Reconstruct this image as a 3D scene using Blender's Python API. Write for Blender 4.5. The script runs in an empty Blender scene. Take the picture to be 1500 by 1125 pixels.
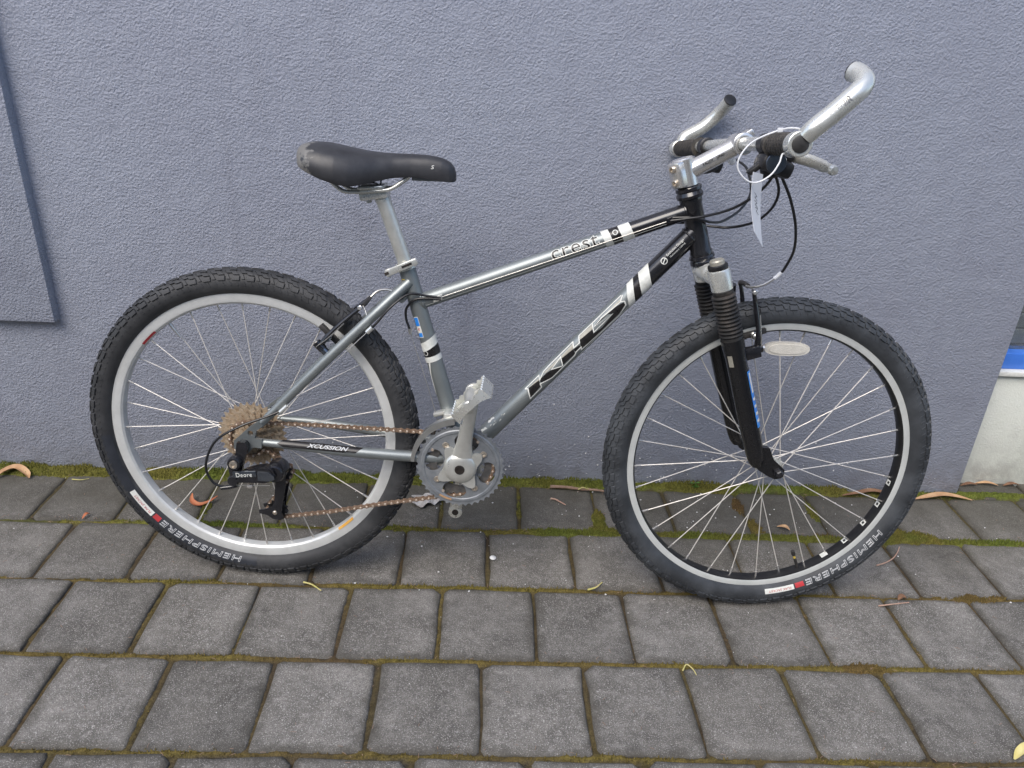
import bpy, bmesh, math, random
import numpy as np
from mathutils import Vector, Matrix, geometry

random.seed(7)
RNG = np.random.default_rng(11)
scene = bpy.context.scene
COL = scene.collection
PI = math.pi
rad = math.radians

# ------------------------------------------------------------------ camera
cam_data = bpy.data.cameras.new('camera')
cam = bpy.data.objects.new('camera', cam_data)
COL.objects.link(cam)
cam_data.sensor_width = 36.0
cam_data.lens = 36.0 * 1096.63 / 1500.0
cam_data.clip_start = 0.02
cam_data.clip_end = 400.0
_r = Vector((0.9986, -0.0224, 0.0479)).normalized()
_f = Vector((0.0407, 0.9038, -0.4261)).normalized()
_u = _r.cross(_f).normalized()
_r = _f.cross(_u).normalized()
_m = Matrix.Identity(4)
for _i in range(3):
    _m[_i][0] = _r[_i]; _m[_i][1] = _u[_i]; _m[_i][2] = -_f[_i]
_m.translation = (0.0, 0.0, 1.0852)
cam.matrix_world = _m
scene.camera = cam

# ------------------------------------------------------------------ sky and sun (open shade, soft light)
SUN_EL, SUN_AZ = rad(52), rad(-148)        # azimuth measured from +Y, clockwise; behind and left of the camera
world = bpy.data.worlds.new('World')
scene.world = world
world.use_nodes = True
wn = world.node_tree.nodes
wl = world.node_tree.links
wn.clear()
sky = wn.new('ShaderNodeTexSky')
sky.sky_type = 'NISHITA'
sky.sun_disc = False
sky.sun_elevation = SUN_EL
sky.sun_rotation = SUN_AZ
sky.air_density = 1.0
sky.dust_density = 2.0
sky.ozone_density = 1.0
bg = wn.new('ShaderNodeBackground')
bg.inputs['Strength'].default_value = 0.15
wo = wn.new('ShaderNodeOutputWorld')
wl.new(sky.outputs[0], bg.inputs[0])
wl.new(bg.outputs[0], wo.inputs[0])

sun_data = bpy.data.lights.new('sun', 'SUN')
sun_data.energy = 1.3
sun_data.angle = rad(40)
sun_data.color = (1.0, 0.95, 0.88)
sun = bpy.data.objects.new('sun', sun_data)
COL.objects.link(sun)
_d = Vector((math.sin(SUN_AZ) * math.cos(SUN_EL), math.cos(SUN_AZ) * math.cos(SUN_EL), math.sin(SUN_EL)))
sun.rotation_euler = (-_d).to_track_quat('-Z', 'Y').to_euler()
sun.location = _d * 10

scene.view_settings.view_transform = 'Standard'
scene.view_settings.look = 'None'
scene.view_settings.gamma = 1.0
scene.view_settings.use_curve_mapping = False
scene.view_settings.exposure = 0.80

# ------------------------------------------------------------------ helpers
def tag(o, label=None, cat=None, group=None, kind=None):
    if label: o['label'] = label
    if cat: o['category'] = cat
    if group: o['group'] = group
    if kind: o['kind'] = kind
    return o

def empty(name, parent=None, loc=(0, 0, 0)):
    o = bpy.data.objects.new(name, None)
    o.empty_display_size = 0.05
    COL.objects.link(o)
    o.location = loc
    if parent: o.parent = parent
    return o

def link_mesh(name, me, mats, parent=None, sharp=35, smooth=True):
    if not isinstance(mats, (list, tuple)): mats = [mats]
    for m in mats: me.materials.append(m)
    o = bpy.data.objects.new(name, me)
    COL.objects.link(o)
    if parent: o.parent = parent
    if smooth and len(me.polygons):
        me.polygons.foreach_set('use_smooth', [True] * len(me.polygons))
        me.set_sharp_from_angle(angle=rad(sharp))
    return o

def frame_of(t, ref=None):
    t = t.normalized()
    if ref is None or abs(ref.normalized().dot(t)) > 0.98:
        ref = Vector((0, 0, 1)) if abs(t.z) < 0.9 else Vector((1, 0, 0))
    a = (ref - t * ref.dot(t)).normalized()
    return a, t.cross(a)

class MB:
    def __init__(self):
        self.v, self.f, self.m = [], [], []
    def add(self, verts, faces, mi=0):
        b = len(self.v)
        self.v += [tuple(p) for p in verts]
        self.f += [tuple(b + i for i in f) for f in faces]
        self.m += [mi] * len(faces)
        return self
    def tube(self, path, r, seg=12, caps=True, mi=0, squash=None, ref=None):
        path = [Vector(p) for p in path]
        n = len(path)
        rs = [r] * n if not isinstance(r, (list, tuple)) else r
        T = []
        for i in range(n):
            a = path[max(0, i - 1)]; b = path[min(n - 1, i + 1)]
            T.append((b - a).normalized())
        A, Bv = frame_of(T[0], ref)
        V, F = [], []
        for i in range(n):
            A = (A - T[i] * A.dot(T[i])).normalized()
            Bv = T[i].cross(A)
            s1, s2 = squash if squash else (1, 1)
            for k in range(seg):
                an = 2 * PI * k / seg
                V.append(path[i] + A * (rs[i] * s1 * math.cos(an)) + Bv * (rs[i] * s2 * math.sin(an)))
        for i in range(n - 1):
            for k in range(seg):
                k2 = (k + 1) % seg
                F.append((i * seg + k, i * seg + k2, (i + 1) * seg + k2, (i + 1) * seg + k))
        if caps:
            F.append(tuple(range(seg - 1, -1, -1)))
            F.append(tuple((n - 1) * seg + k for k in range(seg)))
        return self.add(V, F, mi)
    def lathe(self, prof, origin, axis, seg=24, mi=0, closed=False, ref=None):
        """prof: list of (h along axis, radius)"""
        origin = Vector(origin); axis = Vector(axis).normalized()
        A, Bv = frame_of(axis, ref)
        V, F = [], []
        n = len(prof)
        for h, r in prof:
            for k in range(seg):
                an = 2 * PI * k / seg
                V.append(origin + axis * h + (A * math.cos(an) + Bv * math.sin(an)) * r)
        rng = range(n) if closed else range(n - 1)
        for i in rng:
            j = (i + 1) % n
            for k in range(seg):
                k2 = (k + 1) % seg
                F.append((i * seg + k, i * seg + k2, j * seg + k2, j * seg + k))
        if not closed:
            if prof[0][1] > 1e-6: F.append(tuple(range(seg - 1, -1, -1)))
            if prof[-1][1] > 1e-6: F.append(tuple((n - 1) * seg + k for k in range(seg)))
        return self.add(V, F, mi)
    def rbox(self, c, ex, ey, ez, half, b=0.002, mi=0, seg=2):
        bm = bmesh.new()
        bmesh.ops.create_cube(bm, size=2.0)
        for v in bm.verts:
            v.co = Vector((v.co.x * half[0], v.co.y * half[1], v.co.z * half[2]))
        if b > 0:
            bmesh.ops.bevel(bm, geom=list(bm.edges), offset=min(b, min(half) * 0.95), segments=seg, affect='EDGES', profile=0.5)
        bm.verts.index_update()
        c = Vector(c); ex = Vector(ex).normalized(); ey = Vector(ey).normalized(); ez = Vector(ez).normalized()
        V = [c + ex * v.co.x + ey * v.co.y + ez * v.co.z for v in bm.verts]
        F = [tuple(v.index for v in f.verts) for f in bm.faces]
        bm.free()
        return self.add(V, F, mi)
    def plate(self, outer, holes, th, o, ex, ey, mi=0, bev=0.0):
        """flat plate from a 2D outline with holes, thickness th centred on o"""
        o = Vector(o); ex = Vector(ex).normalized(); ey = Vector(ey).normalized(); ez = ex.cross(ey)
        loops = [outer] + list(holes)
        flat = [p for l in loops for p in l]
        tris = geometry.tessellate_polygon([[Vector((x, y, 0)) for x, y in l] for l in loops])
        n = len(flat)
        V = [o + ex * x + ey * y + ez * (th / 2) for x, y in flat] + [o + ex * x + ey * y - ez * (th / 2) for x, y in flat]
        F = []
        for t in tris:
            a, b_, c_ = [Vector((*flat[i], 0)) for i in t]
            if (b_ - a).cross(c_ - a).z < 0: t = (t[0], t[2], t[1])
            F.append(tuple(t)); F.append((t[0] + n, t[2] + n, t[1] + n))
        base = 0
        for l in loops:
            m = len(l)
            for i in range(m):
                j = (i + 1) % m
                F.append((base + i, base + j, base + j + n, base + i + n))
            base += m
        return self.add(V, F, mi)
    def build(self, name, mats, parent=None, sharp=35, smooth=True):
        me = bpy.data.meshes.new(name)
        me.from_pydata(self.v, [], self.f)
        if any(self.m):
            me.polygons.foreach_set('material_index', self.m)
        bm = bmesh.new(); bm.from_mesh(me)
        bmesh.ops.recalc_face_normals(bm, faces=bm.faces)
        bm.to_mesh(me); bm.free()
        me.update()
        return link_mesh(name, me, mats, parent, sharp, smooth)

def spline(pts, n=8):
    """Catmull-Rom through pts"""
    pts = [Vector(p) for p in pts]
    P = [pts[0] * 2 - pts[1]] + pts + [pts[-1] * 2 - pts[-2]]
    out = []
    for i in range(1, len(P) - 2):
        a, b, c, d = P[i - 1], P[i], P[i + 1], P[i + 2]
        for k in range(n):
            t = k / n
            out.append(0.5 * ((2 * b) + (c - a) * t + (2 * a - 5 * b + 4 * c - d) * t * t + (3 * b - a - 3 * c + d) * t ** 3))
    out.append(pts[-1])
    return out

def text2d(body, size=1.0, offset=0.0, shear=0.0, spacing=1.0):
    """font outline -> (verts2d, tris), left-bottom anchored"""
    cu = bpy.data.curves.new('txt', 'FONT')
    cu.body = body; cu.size = size; cu.shear = shear; cu.space_character = spacing
    cu.offset = offset; cu.resolution_u = 4
    ob = bpy.data.objects.new('txt', cu)
    me = ob.to_mesh()
    bm = bmesh.new(); bm.from_mesh(me)
    ob.to_mesh_clear()
    bpy.data.objects.remove(ob); bpy.data.curves.remove(cu)
    return bm

def fit_text(bm, w, h):
    xs = [v.co.x for v in bm.verts]; ys = [v.co.y for v in bm.verts]
    x0, x1, y0, y1 = min(xs), max(xs), min(ys), max(ys)
    for v in bm.verts:
        v.co = Vector(((v.co.x - x0) / (x1 - x0) * w, (v.co.y - y0) / (y1 - y0) * h, 0))
    return bm

def cut2d(bm, xs=(), ys=()):
    for x in xs:
        bmesh.ops.bisect_plane(bm, geom=bm.verts[:] + bm.edges[:] + bm.faces[:], plane_co=(x, 0, 0), plane_no=(1, 0, 0))
    for y in ys:
        bmesh.ops.bisect_plane(bm, geom=bm.verts[:] + bm.edges[:] + bm.faces[:], plane_co=(0, y, 0), plane_no=(0, 1, 0))
    bmesh.ops.triangulate(bm, faces=bm.faces[:])
    return bm

def poly2d(loops):
    """filled polygon(s) with holes -> bm in the xy plane"""
    bm = bmesh.new()
    flat = [p for l in loops for p in l]
    vs = [bm.verts.new((x, y, 0)) for x, y in flat]
    for t in geometry.tessellate_polygon([[Vector((x, y, 0)) for x, y in l] for l in loops]):
        try: bm.faces.new([vs[i] for i in t])
        except ValueError: pass
    return bm

def stroke2d(pts, wd, closed=False):
    """a line of even width as quads"""
    pts = [Vector((x, y)) for x, y in pts]
    n = len(pts)
    bm = bmesh.new()
    L, R = [], []
    for i in range(n):
        a = pts[(i - 1) % n] if (closed or i > 0) else pts[i]
        b = pts[(i + 1) % n] if (closed or i < n - 1) else pts[i]
        d1 = (pts[i] - a); d2 = (b - pts[i])
        d1 = d1.normalized() if d1.length > 1e-9 else d2.normalized()
        d2 = d2.normalized() if d2.length > 1e-9 else d1
        t = (d1 + d2)
        t = t.normalized() if t.length > 1e-6 else d1
        nrm = Vector((-t.y, t.x))
        k = max(0.45, abs(nrm.dot(Vector((-d1.y, d1.x)))))
        L.append(bm.verts.new((*(pts[i] + nrm * wd / 2 / k), 0))); R.append(bm.verts.new((*(pts[i] - nrm * wd / 2 / k), 0)))
    for i in range(n if closed else n - 1):
        j = (i + 1) % n
        try: bm.faces.new((L[i], L[j], R[j], R[i]))
        except ValueError: pass
    return bm

def outline_text(body, w, h, stroke, shear=0.0, spacing=1.0, offset=0.0):
    """hollow letters: thin strokes along the outlines of the glyphs"""
    bm = fit_text(text2d(body, offset=offset, shear=shear, spacing=spacing), w, h)
    bmesh.ops.remove_doubles(bm, verts=bm.verts[:], dist=1e-6)
    nxt = {}
    for e in bm.edges:
        if len(e.link_faces) == 1:
            a, b = e.verts
            nxt.setdefault(a, []).append(b); nxt.setdefault(b, []).append(a)
    out = bmesh.new(); seen = set()
    for v in list(nxt):
        if v in seen: continue
        loop = [v]; seen.add(v); cur = v
        while True:
            nb = [q for q in nxt[cur] if q not in seen]
            if not nb: break
            cur = nb[0]; seen.add(cur); loop.append(cur)
        if len(loop) < 3: continue
        s2 = stroke2d([(q.co.x, q.co.y) for q in loop], stroke, True)
        me_ = bpy.data.meshes.new('tmp'); s2.to_mesh(me_); s2.free(); out.from_mesh(me_); bpy.data.meshes.remove(me_)
    bm.free()
    return out

def map2d(bm, fn, name, mats, parent):
    me = bpy.data.meshes.new(name)
    for v in bm.verts: v.co = fn(v.co.x, v.co.y)
    bm.to_mesh(me); bm.free()
    return link_mesh(name, me, mats, parent, 60)

# value noise for numpy arrays
_perm = RNG.random((256, 256))
def vnoise(x, y, s=1.0, seed=0):
    x = np.asarray(x) * s + seed * 17.31; y = np.asarray(y) * s + seed * 9.77
    xi = np.floor(x).astype(int); yi = np.floor(y).astype(int)
    fx = x - xi; fy = y - yi
    fx = fx * fx * (3 - 2 * fx); fy = fy * fy * (3 - 2 * fy)
    g = lambda a, b: _perm[a % 256, b % 256]
    return (g(xi, yi) * (1 - fx) + g(xi + 1, yi) * fx) * (1 - fy) + (g(xi, yi + 1) * (1 - fx) + g(xi + 1, yi + 1) * fx) * fy

# ------------------------------------------------------------------ materials
def nodes_of(name):
    m = bpy.data.materials.new(name)
    m.use_nodes = True
    nt = m.node_tree
    b = nt.nodes['Principled BSDF']
    return m, nt, b

def N(nt, typ, **kw):
    n = nt.nodes.new(typ)
    for k, v in kw.items():
        if k in n.inputs: n.inputs[k].default_value = v
        else: setattr(n, k, v)
    return n

def mixc(nt, fac, a, b):
    n = nt.nodes.new('ShaderNodeMix'); n.data_type = 'RGBA'
    for s, v in ((0, fac), (6, a), (7, b)):
        if hasattr(v, 'is_linked'): nt.links.new(v, n.inputs[s])
        else: n.inputs[s].default_value = (*v, 1) if isinstance(v, tuple) and len(v) == 3 else v
    return n.outputs[2]

def ramp(nt, src, stops):
    n = nt.nodes.new('ShaderNodeValToRGB')
    el = n.color_ramp.elements
    while len(el) < len(stops): el.new(0.5)
    for e, (p, c) in zip(el, stops):
        e.position = p
        e.color = (c, c, c, 1) if not isinstance(c, tuple) else (*c, 1)
    nt.links.new(src, n.inputs[0])
    return n.outputs[0]

def pmat(name, c1, c2=None, metal=0.0, rough=0.5, scale=60.0, rvar=0.1, bump=0.0, bscale=300.0, bdist=0.001, coat=0.0, spec=0.5, thresh=(0.35, 0.7), detail=4.0):
    m, nt, b = nodes_of(name)
    tc = N(nt, 'ShaderNodeTexCoord')
    nz = N(nt, 'ShaderNodeTexNoise', Scale=scale, Detail=detail, Roughness=0.6)
    nt.links.new(tc.outputs['Object'], nz.inputs['Vector'])
    f = ramp(nt, nz.outputs[0], [(thresh[0], 0.0), (thresh[1], 1.0)])
    nt.links.new(mixc(nt, f, c1, c2 or c1), b.inputs['Base Color'])
    mr = N(nt, 'ShaderNodeMapRange')
    mr.inputs['To Min'].default_value = max(0.03, rough - rvar); mr.inputs['To Max'].default_value = min(1, rough + rvar)
    nt.links.new(nz.outputs[0], mr.inputs['Value'])
    nt.links.new(mr.outputs[0], b.inputs['Roughness'])
    b.inputs['Metallic'].default_value = metal
    b.inputs['Coat Weight'].default_value = coat
    b.inputs['Coat Roughness'].default_value = 0.12
    b.inputs['Specular IOR Level'].default_value = spec
    if bump > 0:
        n2 = N(nt, 'ShaderNodeTexNoise', Scale=bscale, Detail=3.0)
        nt.links.new(tc.outputs['Object'], n2.inputs['Vector'])
        bp = N(nt, 'ShaderNodeBump', Strength=bump, Distance=bdist)
        nt.links.new(n2.outputs[0], bp.inputs['Height'])
        nt.links.new(bp.outputs[0], b.inputs['Normal'])
    return m

def wall_material(name, base, dark, light, flecks=True, bump=0.68, foot_tone=True):
    m, nt, b = nodes_of(name)
    geo = N(nt, 'ShaderNodeNewGeometry')
    mp = N(nt, 'ShaderNodeMapping')
    mp.inputs['Scale'].default_value = (1.0, 1.0, 1.05)
    nt.links.new(geo.outputs['Position'], mp.inputs['Vector'])
    big = N(nt, 'ShaderNodeTexNoise', Scale=2.2, Detail=5.0, Roughness=0.55)
    nt.links.new(geo.outputs['Position'], big.inputs['Vector'])
    mid = N(nt, 'ShaderNodeTexNoise', Scale=16.0, Detail=4.0, Roughness=0.6)
    nt.links.new(geo.outputs['Position'], mid.inputs['Vector'])
    c = mixc(nt, ramp(nt, big.outputs[0], [(0.35, 0.0), (0.68, 1.0)]), base, dark)
    c = mixc(nt, ramp(nt, mid.outputs[0], [(0.5, 0.0), (0.8, 0.45)]), c, light)
    # stucco relief: rolled-on texture, short ridges a few millimetres apart
    n1 = N(nt, 'ShaderNodeTexNoise', Scale=195.0, Detail=3.0, Roughness=0.62)
    nt.links.new(mp.outputs[0], n1.inputs['Vector'])
    n2 = N(nt, 'ShaderNodeTexNoise', Scale=26.0, Detail=1.0)
    nt.links.new(mp.outputs[0], n2.inputs['Vector'])
    amp = N(nt, 'ShaderNodeMapRange'); amp.inputs['To Min'].default_value = 0.5; amp.inputs['To Max'].default_value = 1.4
    nt.links.new(n2.outputs[0], amp.inputs['Value'])
    h = N(nt, 'ShaderNodeMath', operation='MULTIPLY')
    nt.links.new(n1.outputs[0], h.inputs[0]); nt.links.new(amp.outputs[0], h.inputs[1])
    bp = N(nt, 'ShaderNodeBump', Strength=bump, Distance=0.0062)
    nt.links.new(h.outputs[0], bp.inputs['Height'])
    nt.links.new(bp.outputs[0], b.inputs['Normal'])
    # scuffs, old patches and faint run marks
    sc = N(nt, 'ShaderNodeTexNoise', Scale=4.5, Detail=6.0, Roughness=0.72); nt.links.new(geo.outputs['Position'], sc.inputs['Vector'])
    c = mixc(nt, ramp(nt, sc.outputs[0], [(0.60, 0.0), (0.70, 0.30)]), c, (dark[0] * 0.62, dark[1] * 0.60, dark[2] * 0.62))
    mp2 = N(nt, 'ShaderNodeMapping'); mp2.inputs['Scale'].default_value = (14.0, 1.0, 0.9)
    nt.links.new(geo.outputs['Position'], mp2.inputs['Vector'])
    rn = N(nt, 'ShaderNodeTexNoise', Scale=1.6, Detail=4.0); nt.links.new(mp2.outputs[0], rn.inputs['Vector'])
    c = mixc(nt, ramp(nt, rn.outputs[0], [(0.58, 0.0), (0.78, 0.22)]), c, (dark[0] * 0.72, dark[1] * 0.70, dark[2] * 0.70))
    vs = N(nt, 'ShaderNodeTexVoronoi', Scale=14.0); nt.links.new(geo.outputs['Position'], vs.inputs['Vector'])
    c = mixc(nt, ramp(nt, vs.outputs['Distance'], [(0.025, 0.6), (0.045, 0.0)]), c, (dark[0] * 0.5, dark[1] * 0.5, dark[2] * 0.5))
    if foot_tone:
        # patchy darker grey towards the foot of the wall
        sep = N(nt, 'ShaderNodeSeparateXYZ'); nt.links.new(geo.outputs['Position'], sep.inputs[0])
        mz = N(nt, 'ShaderNodeMapRange'); mz.inputs['From Min'].default_value = 0.16; mz.inputs['From Max'].default_value = 0.0
        nt.links.new(sep.outputs[2], mz.inputs['Value'])
        mm = N(nt, 'ShaderNodeMath', operation='MULTIPLY'); nt.links.new(mz.outputs[0], mm.inputs[0])
        nt.links.new(ramp(nt, mid.outputs[0], [(0.38, 0.0), (0.62, 0.5)]), mm.inputs[1])
        c = mixc(nt, mm.outputs[0], c, (0.16, 0.15, 0.15))
    nt.links.new(c, b.inputs['Base Color'])
    b.inputs['Roughness'].default_value = 0.55
    b.inputs['Specular IOR Level'].default_value = 0.42
    return m

def paver_material():
    m, nt, b = nodes_of('concrete_paver')
    geo = N(nt, 'ShaderNodeNewGeometry')
    oi = N(nt, 'ShaderNodeObjectInfo')
    P_ = geo.outputs['Position']
    def nz(s, d=4.0, r=0.6):
        n = N(nt, 'ShaderNodeTexNoise', Scale=s, Detail=d, Roughness=r); nt.links.new(P_, n.inputs['Vector']); return n.outputs[0]
    c = mixc(nt, ramp(nt, nz(11.0, 7.0, 0.7), [(0.36, 0.0), (0.64, 1.0)]), (0.100, 0.094, 0.084), (0.225, 0.212, 0.192))
    c = mixc(nt, ramp(nt, nz(2.3, 5.0), [(0.42, 0.0), (0.68, 0.8)]), c, (0.092, 0.085, 0.072))
    c = mixc(nt, ramp(nt, nz(420.0, 2.0), [(0.38, 0.6), (0.50, 0.0)]), c, (0.075, 0.072, 0.067))
    c = mixc(nt, ramp(nt, nz(520.0, 2.0), [(0.56, 0.0), (0.68, 0.75)]), c, (0.52, 0.50, 0.47))
    c = mixc(nt, ramp(nt, nz(70.0, 3.0), [(0.52, 0.0), (0.75, 0.5)]), c, (0.30, 0.285, 0.265))
    vo = N(nt, 'ShaderNodeTexVoronoi', Scale=42.0); nt.links.new(P_, vo.inputs['Vector'])
    c = mixc(nt, ramp(nt, vo.outputs['Distance'], [(0.03, 0.85), (0.07, 0.0)]), c, (0.44, 0.43, 0.41))
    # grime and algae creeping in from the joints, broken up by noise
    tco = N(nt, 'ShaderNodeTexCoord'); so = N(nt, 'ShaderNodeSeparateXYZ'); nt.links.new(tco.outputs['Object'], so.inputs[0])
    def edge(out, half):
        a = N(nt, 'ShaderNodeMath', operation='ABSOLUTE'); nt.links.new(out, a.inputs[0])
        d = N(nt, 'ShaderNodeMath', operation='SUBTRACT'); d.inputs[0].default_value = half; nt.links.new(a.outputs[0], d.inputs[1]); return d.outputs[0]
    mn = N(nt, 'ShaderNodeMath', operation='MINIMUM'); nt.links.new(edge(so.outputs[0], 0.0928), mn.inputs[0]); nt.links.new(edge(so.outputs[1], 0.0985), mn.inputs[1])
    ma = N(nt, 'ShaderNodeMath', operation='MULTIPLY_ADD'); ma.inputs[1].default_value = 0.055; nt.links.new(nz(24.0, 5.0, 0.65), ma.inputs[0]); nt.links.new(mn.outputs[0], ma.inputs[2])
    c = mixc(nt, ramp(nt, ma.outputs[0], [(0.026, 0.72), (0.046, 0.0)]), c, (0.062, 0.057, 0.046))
    # pavers turn darker and browner towards the wall, edge broken by noise
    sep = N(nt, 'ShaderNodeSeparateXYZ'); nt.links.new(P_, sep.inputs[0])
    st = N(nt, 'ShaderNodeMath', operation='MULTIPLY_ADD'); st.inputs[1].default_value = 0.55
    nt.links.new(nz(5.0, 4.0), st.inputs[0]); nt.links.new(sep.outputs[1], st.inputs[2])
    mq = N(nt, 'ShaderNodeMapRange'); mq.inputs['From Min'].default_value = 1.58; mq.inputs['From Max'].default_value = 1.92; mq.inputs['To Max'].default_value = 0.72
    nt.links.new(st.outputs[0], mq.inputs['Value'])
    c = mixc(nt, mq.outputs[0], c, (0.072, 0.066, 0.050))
    hv = N(nt, 'ShaderNodeHueSaturation')
    mr = N(nt, 'ShaderNodeMapRange'); mr.inputs['To Min'].default_value = 0.90; mr.inputs['To Max'].default_value = 1.14
    nt.links.new(oi.outputs['Random'], mr.inputs['Value']); nt.links.new(mr.outputs[0], hv.inputs['Value'])
    nt.links.new(c, hv.inputs['Color'])
    nt.links.new(hv.outputs[0], b.inputs['Base Color'])
    b.inputs['Roughness'].default_value = 0.82
    b.inputs['Specular IOR Level'].default_value = 0.35
    ad = N(nt, 'ShaderNodeMath', operation='ADD')
    nt.links.new(nz(300.0, 4.0, 0.7), ad.inputs[0])
    m2 = N(nt, 'ShaderNodeMath', operation='MULTIPLY'); m2.inputs[1].default_value = 2.0
    nt.links.new(nz(45.0, 3.0), m2.inputs[0]); nt.links.new(m2.outputs[0], ad.inputs[1])
    bp = N(nt, 'ShaderNodeBump', Strength=0.7, Distance=0.0022)
    nt.links.new(ad.outputs[0], bp.inputs['Height']); nt.links.new(bp.outputs[0], b.inputs['Normal'])
    return m

def vcol_material(name, rough=0.9):
    m, nt, b = nodes_of(name)
    at = N(nt, 'ShaderNodeAttribute', attribute_name='tint')
    geo = N(nt, 'ShaderNodeNewGeometry')
    nz = N(nt, 'ShaderNodeTexNoise', Scale=380.0, Detail=3.0); nt.links.new(geo.outputs['Position'], nz.inputs['Vector'])
    hv = N(nt, 'ShaderNodeHueSaturation')
    mr = N(nt, 'ShaderNodeMapRange'); mr.inputs['From Min'].default_value = 0.3; mr.inputs['From Max'].default_value = 0.7
    mr.inputs['To Min'].default_value = 0.6; mr.inputs['To Max'].default_value = 1.4
    nt.links.new(nz.outputs[0], mr.inputs['Value']); nt.links.new(mr.outputs[0], hv.inputs['Value'])
    nt.links.new(at.outputs['Color'], hv.inputs['Color'])
    nt.links.new(hv.outputs[0], b.inputs['Base Color'])
    b.inputs['Roughness'].default_value = rough
    b.inputs['Specular IOR Level'].default_value = 0.2
    bp = N(nt, 'ShaderNodeBump', Strength=0.8, Distance=0.002)
    nt.links.new(nz.outputs[0], bp.inputs['Height']); nt.links.new(bp.outputs[0], b.inputs['Normal'])
    return m

def glass_like(name, col, rough=0.05):
    m, nt, b = nodes_of(name)
    b.inputs['Base Color'].default_value = (*col, 1)
    b.inputs['Roughness'].default_value = rough
    b.inputs['Transmission Weight'].default_value = 0.9
    b.inputs['IOR'].default_value = 1.45
    return m

M = {}
M['wall'] = wall_material('blue_grey_render', (0.368, 0.392, 0.462), (0.336, 0.354, 0.422), (0.425, 0.450, 0.518))
M['pale_wall'] = wall_material('pale_render', (0.70, 0.72, 0.66), (0.62, 0.65, 0.58), (0.76, 0.77, 0.72), bump=0.3)
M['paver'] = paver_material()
M['moss'] = vcol_material('moss')
M['ground'] = pmat('dusty_ground', (0.10, 0.095, 0.085), (0.17, 0.165, 0.155), rough=0.9, scale=6, bump=0.4, bscale=120)
M['frame'] = pmat('grey_metallic_paint', (0.265, 0.29, 0.29), (0.31, 0.335, 0.335), metal=0.7, rough=0.48, rvar=0.05, scale=25, coat=0.12)
M['black_paint'] = pmat('black_gloss_paint', (0.010, 0.010, 0.012), (0.02, 0.02, 0.022), rough=0.22, rvar=0.08, scale=40, coat=0.5)
M['fork_black'] = pmat('chipped_black_paint', (0.008, 0.008, 0.009), (0.35, 0.35, 0.34), rough=0.25, rvar=0.1, scale=95, thresh=(0.74, 0.77), coat=0.3)
M['decal_white'] = pmat('white_print', (0.78, 0.79, 0.74), (0.62, 0.63, 0.58), rough=0.4, scale=90)
M['tyre_print'] = pmat('worn_white_tyre_print', (0.70, 0.71, 0.71), (0.45, 0.46, 0.47), rough=0.6, scale=140)
M['decal_black'] = pmat('black_print', (0.010, 0.009, 0.009), (0.022, 0.02, 0.02), rough=0.3, scale=80)
M['decal_tan'] = pmat('champagne_print', (0.36, 0.34, 0.28), (0.44, 0.42, 0.36), rough=0.35, metal=0.3, scale=80)
M['decal_blue'] = pmat('blue_print', (0.02, 0.20, 0.72), (0.05, 0.32, 0.80), rough=0.35, scale=60)
M['decal_red'] = pmat('red_print', (0.55, 0.04, 0.05), (0.4, 0.05, 0.05), rough=0.4, scale=90)
M['decal_orange'] = pmat('orange_print', (0.80, 0.36, 0.03), (0.75, 0.45, 0.10), rough=0.4, scale=90)
M['decal_yellow'] = pmat('gold_print', (0.65, 0.48, 0.08), rough=0.4)
M['alloy'] = pmat('brushed_alloy', (0.66, 0.66, 0.63), (0.56, 0.56, 0.53), metal=0.9, rough=0.33, rvar=0.1, scale=45)
M['alloy_dull'] = pmat('dull_cast_alloy', (0.64, 0.64, 0.59), (0.74, 0.74, 0.69), metal=0.65, rough=0.34, rvar=0.08, scale=60)
M['satin'] = pmat('satin_silver_paint', (0.72, 0.72, 0.66), (0.78, 0.78, 0.73), metal=0.65, rough=0.28, scale=50)
M['chrome'] = pmat('polished_alloy', (0.82, 0.80, 0.77), (0.74, 0.72, 0.68), metal=0.8, rough=0.24, rvar=0.06, scale=60)
M['rim'] = pmat('worn_rim_alloy', (0.72, 0.73, 0.71), (0.60, 0.61, 0.59), metal=0.3, rough=0.42, scale=30)
M['rim_track'] = pmat('machined_rim', (0.76, 0.78, 0.75), (0.66, 0.68, 0.65), metal=0.35, rough=0.36, scale=30)
M['spoke'] = pmat('stainless_spoke', (0.78, 0.75, 0.70), (0.64, 0.60, 0.54), metal=0.35, rough=0.42, scale=20)
M['black_rim'] = pmat('black_anodised', (0.012, 0.012, 0.013), (0.02, 0.02, 0.02), rough=0.35, scale=50)
M['tyre'] = pmat('tyre_rubber', (0.026, 0.027, 0.029), (0.060, 0.061, 0.063), rough=0.62, rvar=0.1, scale=22, bump=0.25, bscale=500, thresh=(0.4, 0.75))
M['tyre_dusty'] = pmat('dusty_tyre_rubber', (0.030, 0.033, 0.037), (0.080, 0.088, 0.098), rough=0.60, rvar=0.1, scale=16, bump=0.25, bscale=500, thresh=(0.38, 0.78))
M['tyre_band'] = pmat('dark_band_rubber', (0.020, 0.023, 0.030), (0.032, 0.036, 0.045), rough=0.5, scale=30)
M['rubber'] = pmat('black_rubber', (0.022, 0.021, 0.020), (0.045, 0.042, 0.04), rough=0.55, scale=80)
M['boot'] = pmat('dusty_rubber_boot', (0.022, 0.021, 0.020), (0.070, 0.058, 0.048), rough=0.5, scale=38, thresh=(0.45, 0.8))
M['grip'] = pmat('worn_grip_rubber', (0.030, 0.027, 0.024), (0.085, 0.075, 0.062), rough=0.6, scale=120)
M['plastic'] = pmat('black_plastic', (0.012, 0.012, 0.013), (0.025, 0.024, 0.024), rough=0.38, scale=60)
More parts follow.
